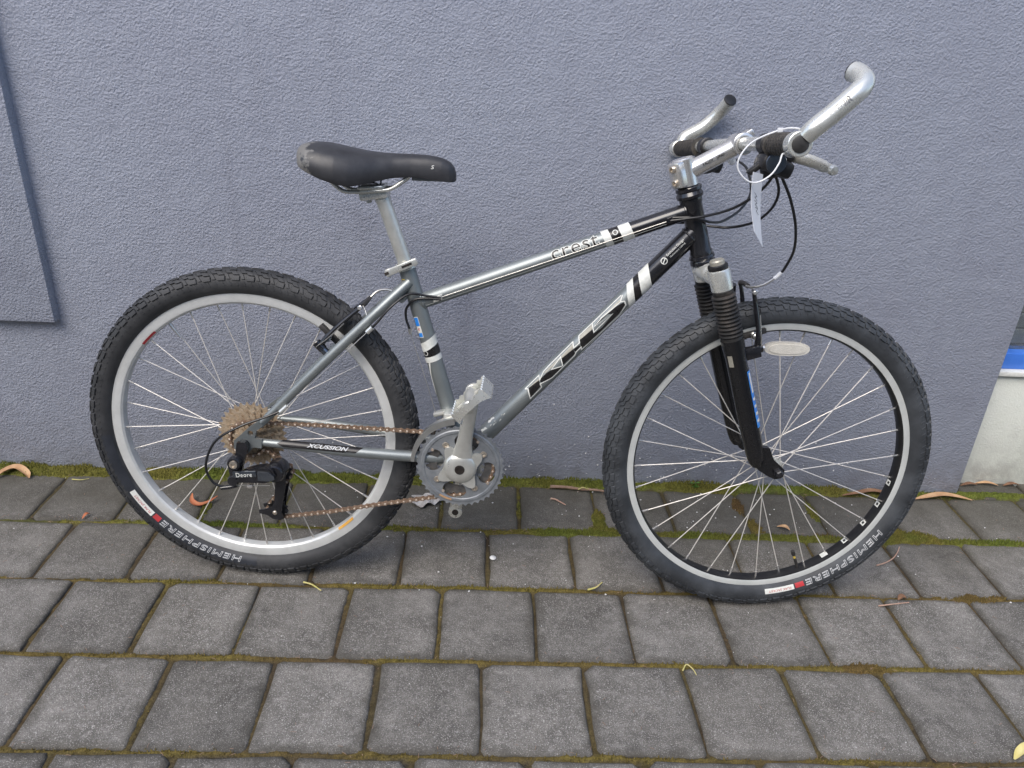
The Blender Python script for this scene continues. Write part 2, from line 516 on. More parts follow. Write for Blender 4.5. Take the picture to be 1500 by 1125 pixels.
M['gloss_black'] = pmat('gloss_black_metal', (0.010, 0.010, 0.012), (0.02, 0.02, 0.024), rough=0.18, scale=60, coat=0.4)
M['dark_chrome'] = pmat('smoked_alloy', (0.16, 0.18, 0.21), (0.22, 0.24, 0.27), metal=0.9, rough=0.2, scale=50)
M['rust'] = pmat('rusty_chain', (0.20, 0.125, 0.08), (0.34, 0.25, 0.18), metal=0.3, rough=0.5, scale=260, detail=2)
M['chain_pin'] = pmat('rusty_chain_pins', (0.66, 0.58, 0.49), (0.48, 0.37, 0.28), metal=0.6, rough=0.42, scale=200)
M['cassette'] = pmat('grimy_sprocket', (0.56, 0.47, 0.35), (0.34, 0.24, 0.15), metal=0.45, rough=0.40, scale=110)
M['ring'] = pmat('grey_chainring', (0.19, 0.205, 0.22), (0.27, 0.285, 0.30), metal=0.3, rough=0.42, scale=60)
M['ring_inner'] = pmat('dark_inner_ring', (0.13, 0.13, 0.13), (0.24, 0.22, 0.20), metal=0.6, rough=0.45, scale=80)
M['bolt'] = pmat('pale_bolt', (0.70, 0.64, 0.55), (0.5, 0.42, 0.33), metal=0.8, rough=0.3, scale=200)
M['hole'] = pmat('dark_socket', (0.012, 0.011, 0.010), (0.03, 0.02, 0.015), rough=0.7)
M['cable'] = pmat('black_cable_housing', (0.010, 0.010, 0.011), (0.018, 0.018, 0.02), rough=0.32, scale=60)
M['wire'] = pmat('bare_steel_wire', (0.62, 0.61, 0.58), (0.5, 0.48, 0.45), metal=0.8, rough=0.3, scale=60)
M['white_plastic'] = pmat('white_nylon', (0.80, 0.81, 0.82), (0.72, 0.73, 0.74), rough=0.4, scale=50)
M['paper'] = pmat('white_card', (0.80, 0.81, 0.84), (0.74, 0.75, 0.78), rough=0.7, scale=40)
M['torn_paper'] = pmat('wet_torn_paper', (0.62, 0.60, 0.57), (0.38, 0.33, 0.29), rough=0.85, scale=70, bump=0.5, bscale=200)
M['ink'] = pmat('grey_ink', (0.10, 0.10, 0.11), (0.25, 0.25, 0.26), rough=0.7, scale=400)
M['reflector'] = pmat('clear_reflector', (0.74, 0.71, 0.63), (0.60, 0.57, 0.50), rough=0.25, scale=60, bump=0.6, bscale=420, coat=0.6)
M['leaf_tan'] = pmat('dry_tan_leaf', (0.42, 0.24, 0.12), (0.55, 0.36, 0.20), rough=0.7, scale=45)
M['leaf_orange'] = pmat('fresh_orange_leaf', (0.46, 0.12, 0.05), (0.50, 0.20, 0.09), rough=0.6, scale=45)
M['leaf_brown'] = pmat('dead_brown_leaf', (0.15, 0.075, 0.04), (0.28, 0.16, 0.09), rough=0.75, scale=60)
M['leaf_yellow'] = pmat('yellow_leaf', (0.62, 0.52, 0.16), (0.72, 0.64, 0.30), rough=0.6, scale=45)
M['twig'] = pmat('pale_twig_bark', (0.30, 0.20, 0.145), (0.20, 0.125, 0.085), rough=0.8, scale=120)
M['straw'] = pmat('yellow_stalk', (0.50, 0.47, 0.14), (0.58, 0.50, 0.24), rough=0.7, scale=80)
M['pink_stalk'] = pmat('pink_stalk', (0.45, 0.27, 0.20), (0.52, 0.36, 0.27), rough=0.7, scale=80)
M['weed'] = pmat('green_weed', (0.07, 0.20, 0.03), (0.12, 0.28, 0.05), rough=0.5, scale=80)
M['fleck'] = pmat('white_paint_fleck', (0.78, 0.78, 0.76), (0.66, 0.65, 0.63), rough=0.6, scale=80)
M['blue_frame'] = pmat('blue_window_paint', (0.055, 0.19, 0.66), (0.075, 0.23, 0.72), rough=0.4, scale=20)
M['win_grey'] = pmat('grey_window_bar', (0.30, 0.32, 0.33), (0.36, 0.38, 0.39), rough=0.4, scale=20)
M['win_dark'] = pmat('dark_window_panel', (0.07, 0.075, 0.075), (0.10, 0.105, 0.10), rough=0.3, scale=10)
M['far_render'] = pmat('sandy_render', (0.34, 0.32, 0.28), (0.40, 0.375, 0.33), rough=0.9, scale=4)
M['glass'] = glass_like('window_glass', (0.75, 0.8, 0.8))

def saddle_material():
    m, nt, b = nodes_of('black_saddle_vinyl')
    tc = N(nt, 'ShaderNodeTexCoord')
    sep = N(nt, 'ShaderNodeSeparateXYZ'); nt.links.new(tc.outputs['Object'], sep.inputs[0])
    nz = N(nt, 'ShaderNodeTexNoise', Scale=55.0, Detail=5.0, Roughness=0.6); nt.links.new(tc.outputs['Object'], nz.inputs['Vector'])
    # worn-through grey patch at the rear corner
    ad = N(nt, 'ShaderNodeMath', operation='MULTIPLY_ADD'); ad.inputs[1].default_value = 0.09; nt.links.new(nz.outputs[0], ad.inputs[0]); nt.links.new(sep.outputs[0], ad.inputs[2])
    wear = ramp(nt, ad.outputs[0], [(0.184, 1.0), (0.192, 0.0)])
    c = mixc(nt, ramp(nt, nz.outputs[0], [(0.3, 0.0), (0.75, 1.0)]), (0.022, 0.022, 0.025), (0.042, 0.043, 0.047))
    nt.links.new(mixc(nt, wear, c, (0.17, 0.165, 0.155)), b.inputs['Base Color'])
    b.inputs['Roughness'].default_value = 0.42
    n2 = N(nt, 'ShaderNodeTexNoise', Scale=900.0, Detail=2.0); nt.links.new(tc.outputs['Object'], n2.inputs['Vector'])
    bp = N(nt, 'ShaderNodeBump', Strength=0.15, Distance=0.0006)
    nt.links.new(n2.outputs[0], bp.inputs['Height']); nt.links.new(bp.outputs[0], b.inputs['Normal'])
    return m
M['saddle'] = saddle_material()

# ================================================================== THE PLACE
WALL_Y = 1.691
# ---- ground sheet
mb = MB(); mb.add([(-80, -80, -0.06), (80, -80, -0.06), (80, 80, -0.06), (-80, 80, -0.06)], [(0, 1, 2, 3)])
tag(mb.build('ground', M['ground'], smooth=False), kind='structure')

# ---- rendered wall with a raised panel
mb = MB(); mb.rbox((-3.347, WALL_Y + 0.15, 1.42), (1, 0, 0), (0, 1, 0), (0, 0, 1), (4.653, 0.15, 1.50), 0.004)
wall = tag(mb.build('wall', M['wall']), 'blue-grey rendered wall with stippled texture behind the bicycle', 'wall')
mb = MB(); mb.rbox((-1.95, WALL_Y + 0.0005, 1.318), (1, 0, 0), (0, 1, 0), (0, 0, 1), (0.95, 0.026, 0.90), 0.003)
mb.build('raised_panel', M['wall'], wall)

# ---- the neighbouring pale wall, set back past the corner, with its blue framed window
RY = 1.755
mb = MB(); mb.rbox((2.80, RY + 0.10, 0.135), (1, 0, 0), (0, 1, 0), (0, 0, 1), (1.492, 0.10, 0.197), 0.003)
pale = tag(mb.build('pale_wall', M['pale_wall']), 'low pale cream wall with blue framed window past the corner', 'wall')
mb = MB(); mb.rbox((2.80, RY + 0.092, 0.339), (1, 0, 0), (0, 1, 0), (0, 0, 1), (1.491, 0.104, 0.0065), 0.002)
mb.build('ledge', M['decal_white'], pale)
mb = MB(); mb.rbox((2.80, RY + 0.110, 1.72), (1, 0, 0), (0, 1, 0), (0, 0, 1), (1.490, 0.05, 0.42), 0.003)
mb.build('upper_wall', M['pale_wall'], pale)
mb = MB()
mb.rbox((2.80, RY + 0.040, 0.3675), (1, 0, 0), (0, 1, 0), (0, 0, 1), (1.488, 0.032, 0.0218), 0.0025)
mb.rbox((2.80, RY + 0.040, 1.28), (1, 0, 0), (0, 1, 0), (0, 0, 1), (1.488, 0.032, 0.020), 0.0025)
win = mb.build('window_frame', M['blue_frame'], pale)
mb = MB(); mb.rbox((2.80, RY + 0.045, 0.825), (1, 0, 0), (0, 1, 0), (0, 0, 1), (1.486, 0.003, 0.434), 0)
mb.build('pane', M['glass'], win)
slat = MB().rbox((0, 0, 0), (1, 0, 0), (0, 1, 0.25), (0, -0.25, 1), (1.484, 0.004, 0.021), 0.0015)
s0 = None
for k in range(20):
    if s0 is None:
        s0 = slat.build('slat', M['win_grey'], win); o = s0
    else:
        o = s0.copy(); COL.objects.link(o)
    o.location = (2.80, RY + 0.075, 0.416 + 0.044 * k)
mb = MB(); mb.rbox((2.80, RY + 0.17, 0.90), (1, 0, 0), (0, 1, 0), (0, 0, 1), (1.49, 0.02, 0.56), 0)
mb.build('back_panel', M['win_dark'], pale)

# ---- unseen facade added behind the camera to darken wall foot and back pavers
mb = MB(); mb.rbox((0.0, -3.2, 1.5), (1, 0, 0), (0, 1, 0), (0, 0, 1), (9.0, 0.3, 1.65), 0.01)
bld = tag(mb.build('added_building', M['far_render']), 'unseen sandy rendered facade added across the lane to shade the wall', 'added_building')
for k in range(5):
    mb = MB(); mb.rbox((-6.0 + 3.0 * k, -2.895, 1.7), (1, 0, 0), (0, 1, 0), (0, 0, 1), (0.55, 0.02, 0.6), 0.005); wf = mb.build('window', M['win_grey'], bld)
    mb = MB(); mb.rbox((-6.0 + 3.0 * k, -2.874, 1.7), (1, 0, 0), (0, 1, 0), (0, 0, 1), (0.49, 0.004, 0.54), 0); mb.build('pane', M['win_dark'], wf)

# ---- paving: bed of jointing sand and moss, and one object for each paver
PX = 0.1925
ROWS = [1.675, 1.473, 1.270, 1.063, 0.8576, 0.652, 0.4465, 0.241, 0.0355, -0.170, -0.3755, -0.581]     # joint lines
PH = [0.104, 0.027, 0.124, 0.018, 0.100, 0.02, 0.11, 0.03, 0.105, 0.02, 0.11]                          # running-bond phase of each row
STR_ROW = {0: 0.0, 1: 0.75, 2: 0.46, 3: 0.42, 4: 0.34}

def smooth(a, b, x):
    t = np.clip((x - a) / (b - a), 0, 1); return t * t * (3 - 2 * t)

def moss_amount(x, y):
    """0..1 growth of moss, and a hue 0 = brown, 1 = green"""
    x = np.asarray(x, float); y = np.asarray(y, float)
    n1 = vnoise(x, y, 9, 1); n2 = vnoise(x, y, 34, 2); n3 = vnoise(x, y, 120, 3)
    A = np.zeros_like(x); H = np.full_like(x, 0.25)
    wob = (n2 - 0.5) * 0.010 + (n3 - 0.5) * 0.006
    # along the foot of the wall
    foot = np.where(x < -0.15, 1.645 + 0.014 * n1, 1.658 + 0.014 * n1)
    w = smooth(foot, foot + 0.013, y + wob * 1.3) * np.where(y < 1.70, 1, 0)
    w = w * np.where(x > 1.0, 0.35 + 0.4 * n1, 0.78 + 0.5 * n2)
    A = np.maximum(A, w); H = np.where(w > 0.15, 0.70 + 0.35 * (n1 - 0.3), H)
    for k in range(1, len(ROWS)):
        d = np.abs(y + wob * 0.7 - ROWS[k])
        s = STR_ROW.get(k, 0.30)
        if k == 1:
            s = np.where(x > 1.0, 0.95, np.where(x > -0.2, 0.95, np.where(x > -0.98, 0.62, 0.22)))
        s = s * (0.55 + 0.9 * n1)
        wd = (0.0072 if k == 1 else 0.0045) + 0.005 * s
        a = s * (1 - smooth(wd * 0.6, wd * 1.35, d))
        H = np.where(a > A, (0.78 if k == 1 else 0.34 if k == 2 else 0.26) + 0.5 * (n1 - 0.5), H)
        A = np.maximum(A, a)
    for r in range(len(ROWS) - 1):
        inr = (y < ROWS[r]) & (y > ROWS[r + 1])
        q = (x - PH[r]) / PX
        kx = np.round(q)
        d = np.abs(q - kx) * PX + wob * 0.5
        s = 0.12 * (0.35 + 1.1 * n1) + 0.20 * vnoise(kx, r + 0 * x, 1.0, 5)
        a = np.where(inr, s * (1 - smooth(0.003, 0.008, d)), 0)
        H = np.where(a > A, 0.16 + 0.5 * (n1 - 0.5) + (0.3 if r == 0 else 0), H)
        A = np.maximum(A, a)
    # cushions that spill over the pavers
    for bx, by, rx, ry, st, hu in ((0.300, 1.512, 0.020, 0.050, 1.0, 0.72), (0.325, 1.480, 0.060, 0.018, 1.0, 0.74), (1.075, 1.486, 0.062, 0.026, 1.0, 0.68),
                                   (1.030, 1.500, 0.025, 0.03, 0.9, 0.72), (0.862, 1.585, 0.014, 0.075, 0.85, 0.72), (0.672, 1.600, 0.013, 0.062, 0.8, 0.05),
                                   (0.690, 1.520, 0.02, 0.05, 0.8, 0.35), (0.56, 1.478, 0.06, 0.012, 0.9, 0.9), (-0.66, 1.53, 0.012, 0.05, 0.8, 0.75),
                                   (0.85, 1.475, 0.07, 0.014, 0.85, 0.22), (0.105, 1.58, 0.010, 0.06, 0.7, 0.6), (0.77, 1.062, 0.05, 0.013, 0.7, 0.25), (1.10, 1.268, 0.10, 0.014, 0.8, 0.2)):
        d = np.sqrt(((x - bx) / rx) ** 2 + ((y - by) / ry) ** 2) + (n2 - 0.5) * 0.9 + (n3 - 0.5) * 0.5
        a = st * (1 - smooth(0.6, 1.1, d))
        H = np.where(a > A, hu + 0.3 * (n2 - 0.5), H)
        A = np.maximum(A, a)
    return A, np.clip(H, 0, 1)

def moss_color(A, H, n):
    dirt = np.array([0.042, 0.036, 0.028]); brown = np.array([0.112, 0.072, 0.030]); olive = np.array([0.138, 0.112, 0.028]); green = np.array([0.092, 0.124, 0.020])
    h = H[:, None]
    c = np.where(h < 0.5, brown + (olive - brown) * (h / 0.5), olive + (green - olive) * ((h - 0.5) / 0.5))
    a = np.clip(A * 2.2, 0, 1)[:, None]
    return (dirt * (1 - a) + c * a) * (0.7 + 0.6 * n[:, None])

def grid_mesh(x0, x1, y0, y1, step):
    nx = int((x1 - x0) / step) + 1; ny = int((y1 - y0) / step) + 1
    X, Y = np.meshgrid(np.linspace(x0, x1, nx), np.linspace(y0, y1, ny))
    idx = np.arange(nx * ny).reshape(ny, nx)
    q = np.stack([idx[:-1, :-1], idx[:-1, 1:], idx[1:, 1:], idx[1:, :-1]], -1).reshape(-1, 4)
    return X.ravel(), Y.ravel(), q

def fast_mesh(name, V, F, tint=None):
    me = bpy.data.meshes.new(name)
    k = F.shape[1]
    me.vertices.add(len(V)); me.vertices.foreach_set('co', np.asarray(V, np.float32).ravel())
    me.loops.add(F.size); me.loops.foreach_set('vertex_index', F.astype(np.int32).ravel())
    me.polygons.add(len(F))
    me.polygons.foreach_set('loop_start', np.arange(0, F.size, k, dtype=np.int32))
    me.polygons.foreach_set('loop_total', np.full(len(F), k, np.int32))
    me.update(calc_edges=True)
    if tint is not None:
        at = me.color_attributes.new('tint', 'FLOAT_COLOR', 'POINT')
        at.data.foreach_set('color', np.concatenate([tint, np.ones((len(tint), 1))], 1).astype(np.float32).ravel())
    return me

gx, gy, gq = grid_mesh(-2.6, 2.7, -0.66, 1.90, 0.0065)
A, H = moss_amount(gx, gy)
nn = vnoise(gx, gy, 150, 7)
gz = -0.0085 + 0.0115 * np.clip(A, 0, 1) + (nn - 0.5) * 0.003 + 0.009 * smooth(1.665, 1.69, gy) * np.clip(A, 0, 1)
me = fast_mesh('paving', np.stack([gx, gy, gz], 1), gq, moss_color(A, H, nn))
paving = tag(link_mesh('paving', me, M['moss'], sharp=180), kind='structure')

def paver_mesh(seed, w=0.1855, d=0.1970):
    rnd = random.Random(seed)
    pts = []
    hw, hd = w / 2, d / 2
    cs = [rnd.choice((0.004, 0.006, 0.008, 0.014)) for _ in range(4)]
    a, b, c, d_ = cs
    raw = [(-hw + a, -hd), (-hw * 0.35, -hd), (hw * 0.35, -hd), (hw - b, -hd), (hw, -hd + b), (hw, -hd * 0.35), (hw, hd * 0.35), (hw, hd - c),
           (hw - c, hd), (hw * 0.35, hd), (-hw * 0.35, hd), (-hw + d_, hd), (-hw, hd - d_), (-hw, hd * 0.35), (-hw, -hd * 0.35), (-hw, -hd + a)]
    for x, y in raw:
        j = 0.0026
        pts.append((x + rnd.uniform(-j, j), y + rnd.uniform(-j, j)))
    n = len(pts)
    V, F = [], []
    prof = [(1.0, 0.0, -0.05), (1.0, 0.0, -0.0055), (1.0, 0.0018, -0.0022), (1.0, 0.0046, -0.0004), (1.0, 0.011, 0.0)]
    for s, ins, z in prof:
        for x, y in pts:
            L = math.hypot(x / hw, y / hd)
            dx = -math.copysign(ins, x) * (1 if abs(abs(x) - hw) < 0.017 else 0.15)
            dy = -math.copysign(ins, y) * (1 if abs(abs(y) - hd) < 0.017 else 0.15)
            zz = z + (rnd.uniform(-0.0007, 0.0004) if ins > 0 else 0)
            V.append((x + dx, y + dy, zz))
    for i in range(len(prof) - 1):
        for k in range(n):
            k2 = (k + 1) % n
            F.append((i * n + k, i * n + k2, (i + 1) * n + k2, (i + 1) * n + k))
    F.append(tuple((len(prof) - 1) * n + k for k in range(n)))
    me = bpy.data.meshes.new('paver')
    me.from_pydata(V, [], F); me.update()
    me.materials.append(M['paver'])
    me.polygons.foreach_set('use_smooth', [True] * len(F))
    me.set_sharp_from_angle(angle=rad(50))
    return me

pav = [paver_mesh(s) for s in range(16)]
cnt = 0
for r in range(len(ROWS) - 1):
    ylo, yhi = ROWS[r + 1], ROWS[r]
    lim = (-2.35, 2.55) if r < 5 else (-1.75, 1.9)
    k0 = math.ceil((lim[0] - PH[r]) / PX); k1 = math.floor((lim[1] - PH[r]) / PX)
    for k in range(k0, k1):
        x = PH[r] + (k + 0.5) * PX
        o = bpy.data.objects.new('paver', random.choice(pav))
        COL.objects.link(o); o.parent = paving
        o.location = (x + random.uniform(-0.0018, 0.0018), (ylo + yhi) / 2 + random.uniform(-0.0015, 0.0015), random.uniform(-0.0026, 0.0004))
        o.rotation_euler = (random.uniform(-0.009, 0.009), random.uniform(-0.009, 0.009), random.choice((0, PI)) + random.uniform(-0.009, 0.009))
        cnt += 1
# the course that runs on past the corner, in front of the pale wall
for k in range(7):
    o = bpy.data.objects.new('paver', random.choice(pav)); COL.objects.link(o); o.parent = paving
    o.location = (1.412 + k * PX + 0.004, 1.7755 + 0.0, random.uniform(-0.0012, 0.0004))
    o.rotation_euler = (0, 0, random.uniform(-0.006, 0.006))

# ---- moss growing in the joints
n = 520000
tx = RNG.uniform(-1.75, 1.95, n); ty = RNG.uniform(0.60, 1.692, n)
A, H = moss_amount(tx, ty)
keep = RNG.random(n) < np.clip((A - 0.22) * 1.5, 0, 1)
tx, ty, A, H = tx[keep], ty[keep], A[keep], H[keep]
n = len(tx)
base = -0.0095 + 0.0115 * A + 0.009 * smooth(1.665, 1.69, ty) * A
hgt = (0.0022 + 0.0042 * RNG.random(n)) * (0.5 + 0.8 * A)
rr = 0.0008 + 0.0013 * RNG.random(n)
an = RNG.uniform(0, 2 * PI, n)
lean = RNG.normal(0, 0.0016, (n, 2))
V = np.zeros((n, 4, 3))
for i in range(3):
    V[:, i, 0] = tx + rr * np.cos(an + i * 2.094); V[:, i, 1] = np.minimum(ty + rr * np.sin(an + i * 2.094), WALL_Y - 0.0004); V[:, i, 2] = base
V[:, 3, 0] = tx + lean[:, 0]; V[:, 3, 1] = np.minimum(ty + lean[:, 1], WALL_Y - 0.0004); V[:, 3, 2] = base + hgt + 0.0015
b4 = np.arange(n)[:, None] * 4
F = np.concatenate([b4 + np.array([[0, 1, 3]]), b4 + np.array([[1, 2, 3]]), b4 + np.array([[2, 0, 3]])], 0)
col = moss_color(np.ones(n), H, RNG.random(n))
me = fast_mesh('moss', V.reshape(-1, 3), F, np.repeat(col, 4, 0))
tag(link_mesh('moss', me, M['moss'], smooth=False), 'green and brown moss growing in paving joints and along wall foot', 'moss', kind='stuff')

# ================================================================== THE BICYCLE
# bike space: u forward, v up in the plane of the bike, w out towards the street side -> local (u, -w, v)
def P(u, v, w=0.0): return Vector((u, -w, v))
W = Vector((0, -1, 0)); EU = Vector((1, 0, 0)); EV = Vector((0, 0, 1))
def PL(pts): return [P(*p) for p in pts]
EYE = P(0.528, 0.968, 1.373)       # street side from which the printed sides are seen

bike = empty('bicycle', None, (-0.4537, 1.3105, -0.0016))
bike.rotation_euler = (-0.0881, 0.0, -0.0575)
tag(bike, 'grey and black mountain bike with silver bar ends leaning against the wall', 'bicycle')

class Tube:
    """a straight tube for printing on: s along, t across (as seen), r radius"""
    def __init__(s, a, b, r):
        s.a, s.b, s.r = a, b, r
        s.t = (b - a).normalized(); s.L = (b - a).length
        mid = (a + b) / 2
        to = EYE - mid; to = (to - s.t * to.dot(s.t)).normalized()
        s.n1 = to                                  # faces the street
        s.n2 = s.n1.cross(s.t)
        if s.n2.z < 0: s.n2 = -s.n2               # up the tube's side
    def at(s, x, phi, lift=0.0):
        return s.a + s.t * x + (s.n1 * math.cos(phi) + s.n2 * math.sin(phi)) * (s.r + lift)
    def wrap(s, x0, y0, lift):
        """2D (x along, y across arc length) -> surface"""
        return lambda x, y: s.at(x0 + x, (y0 + y) / s.r, lift)
    def sleeve(s, name, x0, x1, slant, mat, parent, lift=0.0005, seg=32, bow=0.0):
        V, F = [], []
        nS = 4
        for k in range(seg + 1):
            ph = 2 * PI * k / seg - PI
            off = slant * math.sin(ph) + bow * math.cos(ph)
            for q in range(nS + 1):
                V.append(s.at(x0 + off + (x1 - x0) * q / nS, ph, lift))
        for k in range(seg):
            for q in range(nS):
                a = k * (nS + 1) + q
                F.append((a, a + 1, a + nS + 2, a + nS + 1))
        mb = MB(); mb.add(V, F)
        return mb.build(name, mat, parent, 60)

# ---------------------------------------------------------------- frame
HD = P(-0.32, 0.947).normalized()                       # steering axis, upwards
H_TOP, H_BOT = P(0.8105, 0.837), P(0.8435, 0.7385)
BB = P(0.420, 0.307)
frame = MB()
frame.tube([H_BOT, H_BOT + (H_TOP - H_BOT) * 0.06, H_BOT + (H_TOP - H_BOT) * 0.1, H_TOP - (H_TOP - H_BOT) * 0.1, H_TOP - (H_TOP - H_BOT) * 0.06, H_TOP],
           [0.0205, 0.0205, 0.0188, 0.0188, 0.0205, 0.0205], 28)
frame = frame.build('frame', M['black_paint'], bike)
def fpart(name, mb, mat, label=None, sharp=35):
    o = mb.build(name, mat, frame, sharp)
    if label: o['label'] = label
    return o
TT = Tube(P(0.322, 0.6165), P(0.823, 0.8195), 0.0146)
DT = Tube(P(0.420, 0.3045), P(0.832, 0.7855), 0.0174)
ST = Tube(P(0.420, 0.307), P(0.3025, 0.6905), 0.0158)
for nm, T in (('top_tube', TT), ('down_tube', DT), ('seat_tube', ST)):
    fpart(nm, MB().tube([T.a, T.a + T.t * T.L * 0.5, T.b], T.r, 32), M['frame'])
fpart('bottom_bracket', MB().lathe([(-0.037, 0.019), (-0.036, 0.0205), (0.036, 0.0205), (0.037, 0.019)], BB, W, 28), M['frame'])
# weld beads
def bead(c, axis, r, mat, rr=0.0022, seg=26):
    wb = MB()
    A, B = frame_of(Vector(axis))
    pts = [c + (A * math.cos(2 * PI * k / seg) + B * math.sin(2 * PI * k / seg)) * r for k in range(seg + 1)]
    wb.tube(pts, [rr * (0.85 + 0.3 * random.random()) for _ in pts], 6, False)
    fpart('weld', wb, mat)
bead(TT.a + TT.t * 0.016, TT.t, TT.r + 0.0003, M['frame'])
bead(DT.a + DT.t * 0.021, DT.t, DT.r + 0.0003, M['frame'])
bead(ST.a + ST.t * 0.021, ST.t, ST.r + 0.0003, M['frame'])
bead(TT.b - TT.t * 0.020, TT.t, TT.r + 0.0003, M['black_paint'])
bead(DT.b - DT.t * 0.021, DT.t, DT.r + 0.0003, M['black_paint'])
for s in (1, -1):
    mb = MB()
    mb.tube(spline(PL([(0.018, 0.337, 0.058 * s), (0.10, 0.3335, 0.060 * s), (0.20, 0.3265, 0.056 * s), (0.30, 0.3195, 0.047 * s), (0.372, 0.3145, 0.036 * s), (0.405, 0.311, 0.026 * s)]), 6),
            [0.0072 + 0.0038 * min(1, i / 14) for i in range(31)], 18)
    fpart('chain_stay', mb, M['frame'])
    mb = MB()
    mb.tube(spline(PL([(0.030, 0.372, 0.058 * s), (0.075, 0.419, 0.056 * s), (0.16, 0.508, 0.052 * s), (0.24, 0.5885, 0.040 * s), (0.282, 0.630, 0.026 * s), (0.312, 0.6585, 0.010 * s)]), 6),
            [0.0072 + 0.0023 * min(1, i / 10) for i in range(31)], 18)
    fpart('seat_stay', mb, M['frame'])
    mb = MB()
    out = [(-0.020, -0.010), (-0.008, -0.022), (0.006, -0.020), (0.018, -0.006), (0.034, -0.007), (0.036, 0.012), (0.022, 0.014), (0.026, 0.028), (0.040, 0.042), (0.031, 0.051), (0.010, 0.034), (-0.008, 0.016), (-0.019, 0.006)]
    mb.plate(out, [[(0.0055 * math.cos(a) + 0.0145, 0.0055 * math.sin(a) + 0.024) for a in np.linspace(0, 2 * PI, 11)[:-1]]], 0.0065, P(0, 0.334, 0.0645 * s), EU, EV)
    fpart('dropout', mb, M['frame'])
mb = MB().tube(PL([(0.300, 0.628, -0.030), (0.305, 0.632, 0), (0.300, 0.628, 0.030)]), 0.006, 10); fpart('stay_bridge', mb, M['frame'])
# black front of the top and down tubes, with the slanted white and black bands
TT.sleeve('black_section', TT.L - 0.142, TT.L - 0.010, 0.0, M['black_paint'], frame, 0.0004)
TT.sleeve('band', TT.L - 0.140, TT.L - 0.119, -0.002, M['decal_white'], frame, 0.0010)
TT.sleeve('black_section', TT.L - 0.158, TT.L - 0.140, -0.002, M['decal_black'], frame, 0.0008)
TT.sleeve('band', TT.L - 0.172, TT.L - 0.158, -0.002, M['decal_white'], frame, 0.0010)
DT.sleeve('black_section', DT.L - 0.120, DT.L - 0.010, 0.012, M['black_paint'], frame, 0.0004)
DT.sleeve('band', DT.L - 0.143, DT.L - 0.118, 0.012, M['decal_white'], frame, 0.0010)
DT.sleeve('black_section', DT.L - 0.158, DT.L - 0.142, 0.013, M['decal_black'], frame, 0.0008)
DT.sleeve('band', DT.L - 0.174, DT.L - 0.158, 0.014, M['decal_white'], frame, 0.0010)
s0 = ST.L * 0.5585
ST.sleeve('band', s0 + 0.012, s0 + 0.030, 0.006, M['decal_white'], frame, 0.0008)
ST.sleeve('black_section', s0 - 0.004, s0 + 0.012, 0.003, M['decal_black'], frame, 0.0006)
ST.sleeve('band', s0 - 0.015, s0 - 0.004, 0.001, M['decal_white'], frame, 0.0008)
def pr(name, bm, tube, x0, y0, lift, mat, ys=None):
    cut2d(bm, (), ys or [v * 0.003 for v in range(-8, 12)])
    return map2d(bm, tube.wrap(x0, y0, lift), name, mat, frame)
# block lettering on the down tube, drawn in tube coordinates (x along, y across)
def kz(x, y):
    e = (0.725, -0.688); nv = (0.688, 0.725)
    d = ((x * nv[0] + y * nv[1]) - 795) / 5765.0
    d = max(-0.0168, min(0.0168, d))
    return ((x * e[0] + y * e[1] + 603) / 5314.0, -DT.r * math.asin(d / DT.r))
KX = 0.1955
for pts in ([(105, 950), (225, 862), (245, 925), (135, 1045)], [(228, 862), (300, 790), (360, 752), (470, 728), (475, 738), (375, 832), (255, 888), (240, 875)],
            [(462, 640), (585, 545), (605, 590), (470, 712)], [(585, 545), (650, 505), (660, 520), (610, 575)], [(645, 455), (782, 345), (800, 385), (880, 330), (985, 195), (935, 195), (820, 300), (805, 300), (850, 240), (1000, 130), (1090, 85), (1105, 110), (1040, 200), (860, 375), (670, 545), (660, 500)]):
    pr('lettering', poly2d([[kz(*p) for p in pts]]), DT, KX, 0, 0.0007, M['decal_black'])
for pts in ([(110, 945), (220, 845), (226, 862), (112, 952)], [(270, 790), (455, 612), (462, 640), (300, 785)], [(460, 610), (575, 490), (588, 540), (465, 636)], [(645, 405), (775, 300), (782, 340), (650, 455)], [(830, 265), (1060, 45), (1068, 70), (850, 262)]):
    pr('lettering', poly2d([[kz(*p) for p in pts]]), DT, KX, 0, 0.0005, M['decal_tan'])
for pts, cl in (([(75, 955), (225, 812), (235, 860), (275, 770), (330, 712), (580, 468), (590, 530), (650, 480), (640, 408), (775, 285), (1065, 12)], False), ([(75, 955), (110, 952), (130, 1060), (252, 938), (240, 900), (365, 838), (600, 608), (612, 575), (665, 525), (668, 552), (870, 372), (1050, 205), (1112, 110), (1100, 72), (1060, 78), (870, 232), (800, 318), (985, 192), (795, 375), (778, 285)], False),
                ([(455, 620), (475, 715), (360, 750)], True), ([(350, 905), (560, 690), (830, 420), (1190, 85)], False), ([(1060, 72), (1078, 10)], False)):
    pr('lettering', stroke2d([kz(*p) for p in pts], 0.0020, cl), DT, KX, 0, 0.0009, M['decal_white'])
# model name in outline letters on the top tube
pr('lettering', outline_text('crest', 0.088, 0.0190, 0.0030, 0.0, 1.08), TT, 0.271, -0.0062, 0.0005, M['decal_white'])
bm = fit_text(text2d('crest', offset=0.0, spacing=1.08), 0.088, 0.0190); pr('lettering', bm, TT, 0.271, -0.0062, 0.0009, M['decal_black'])
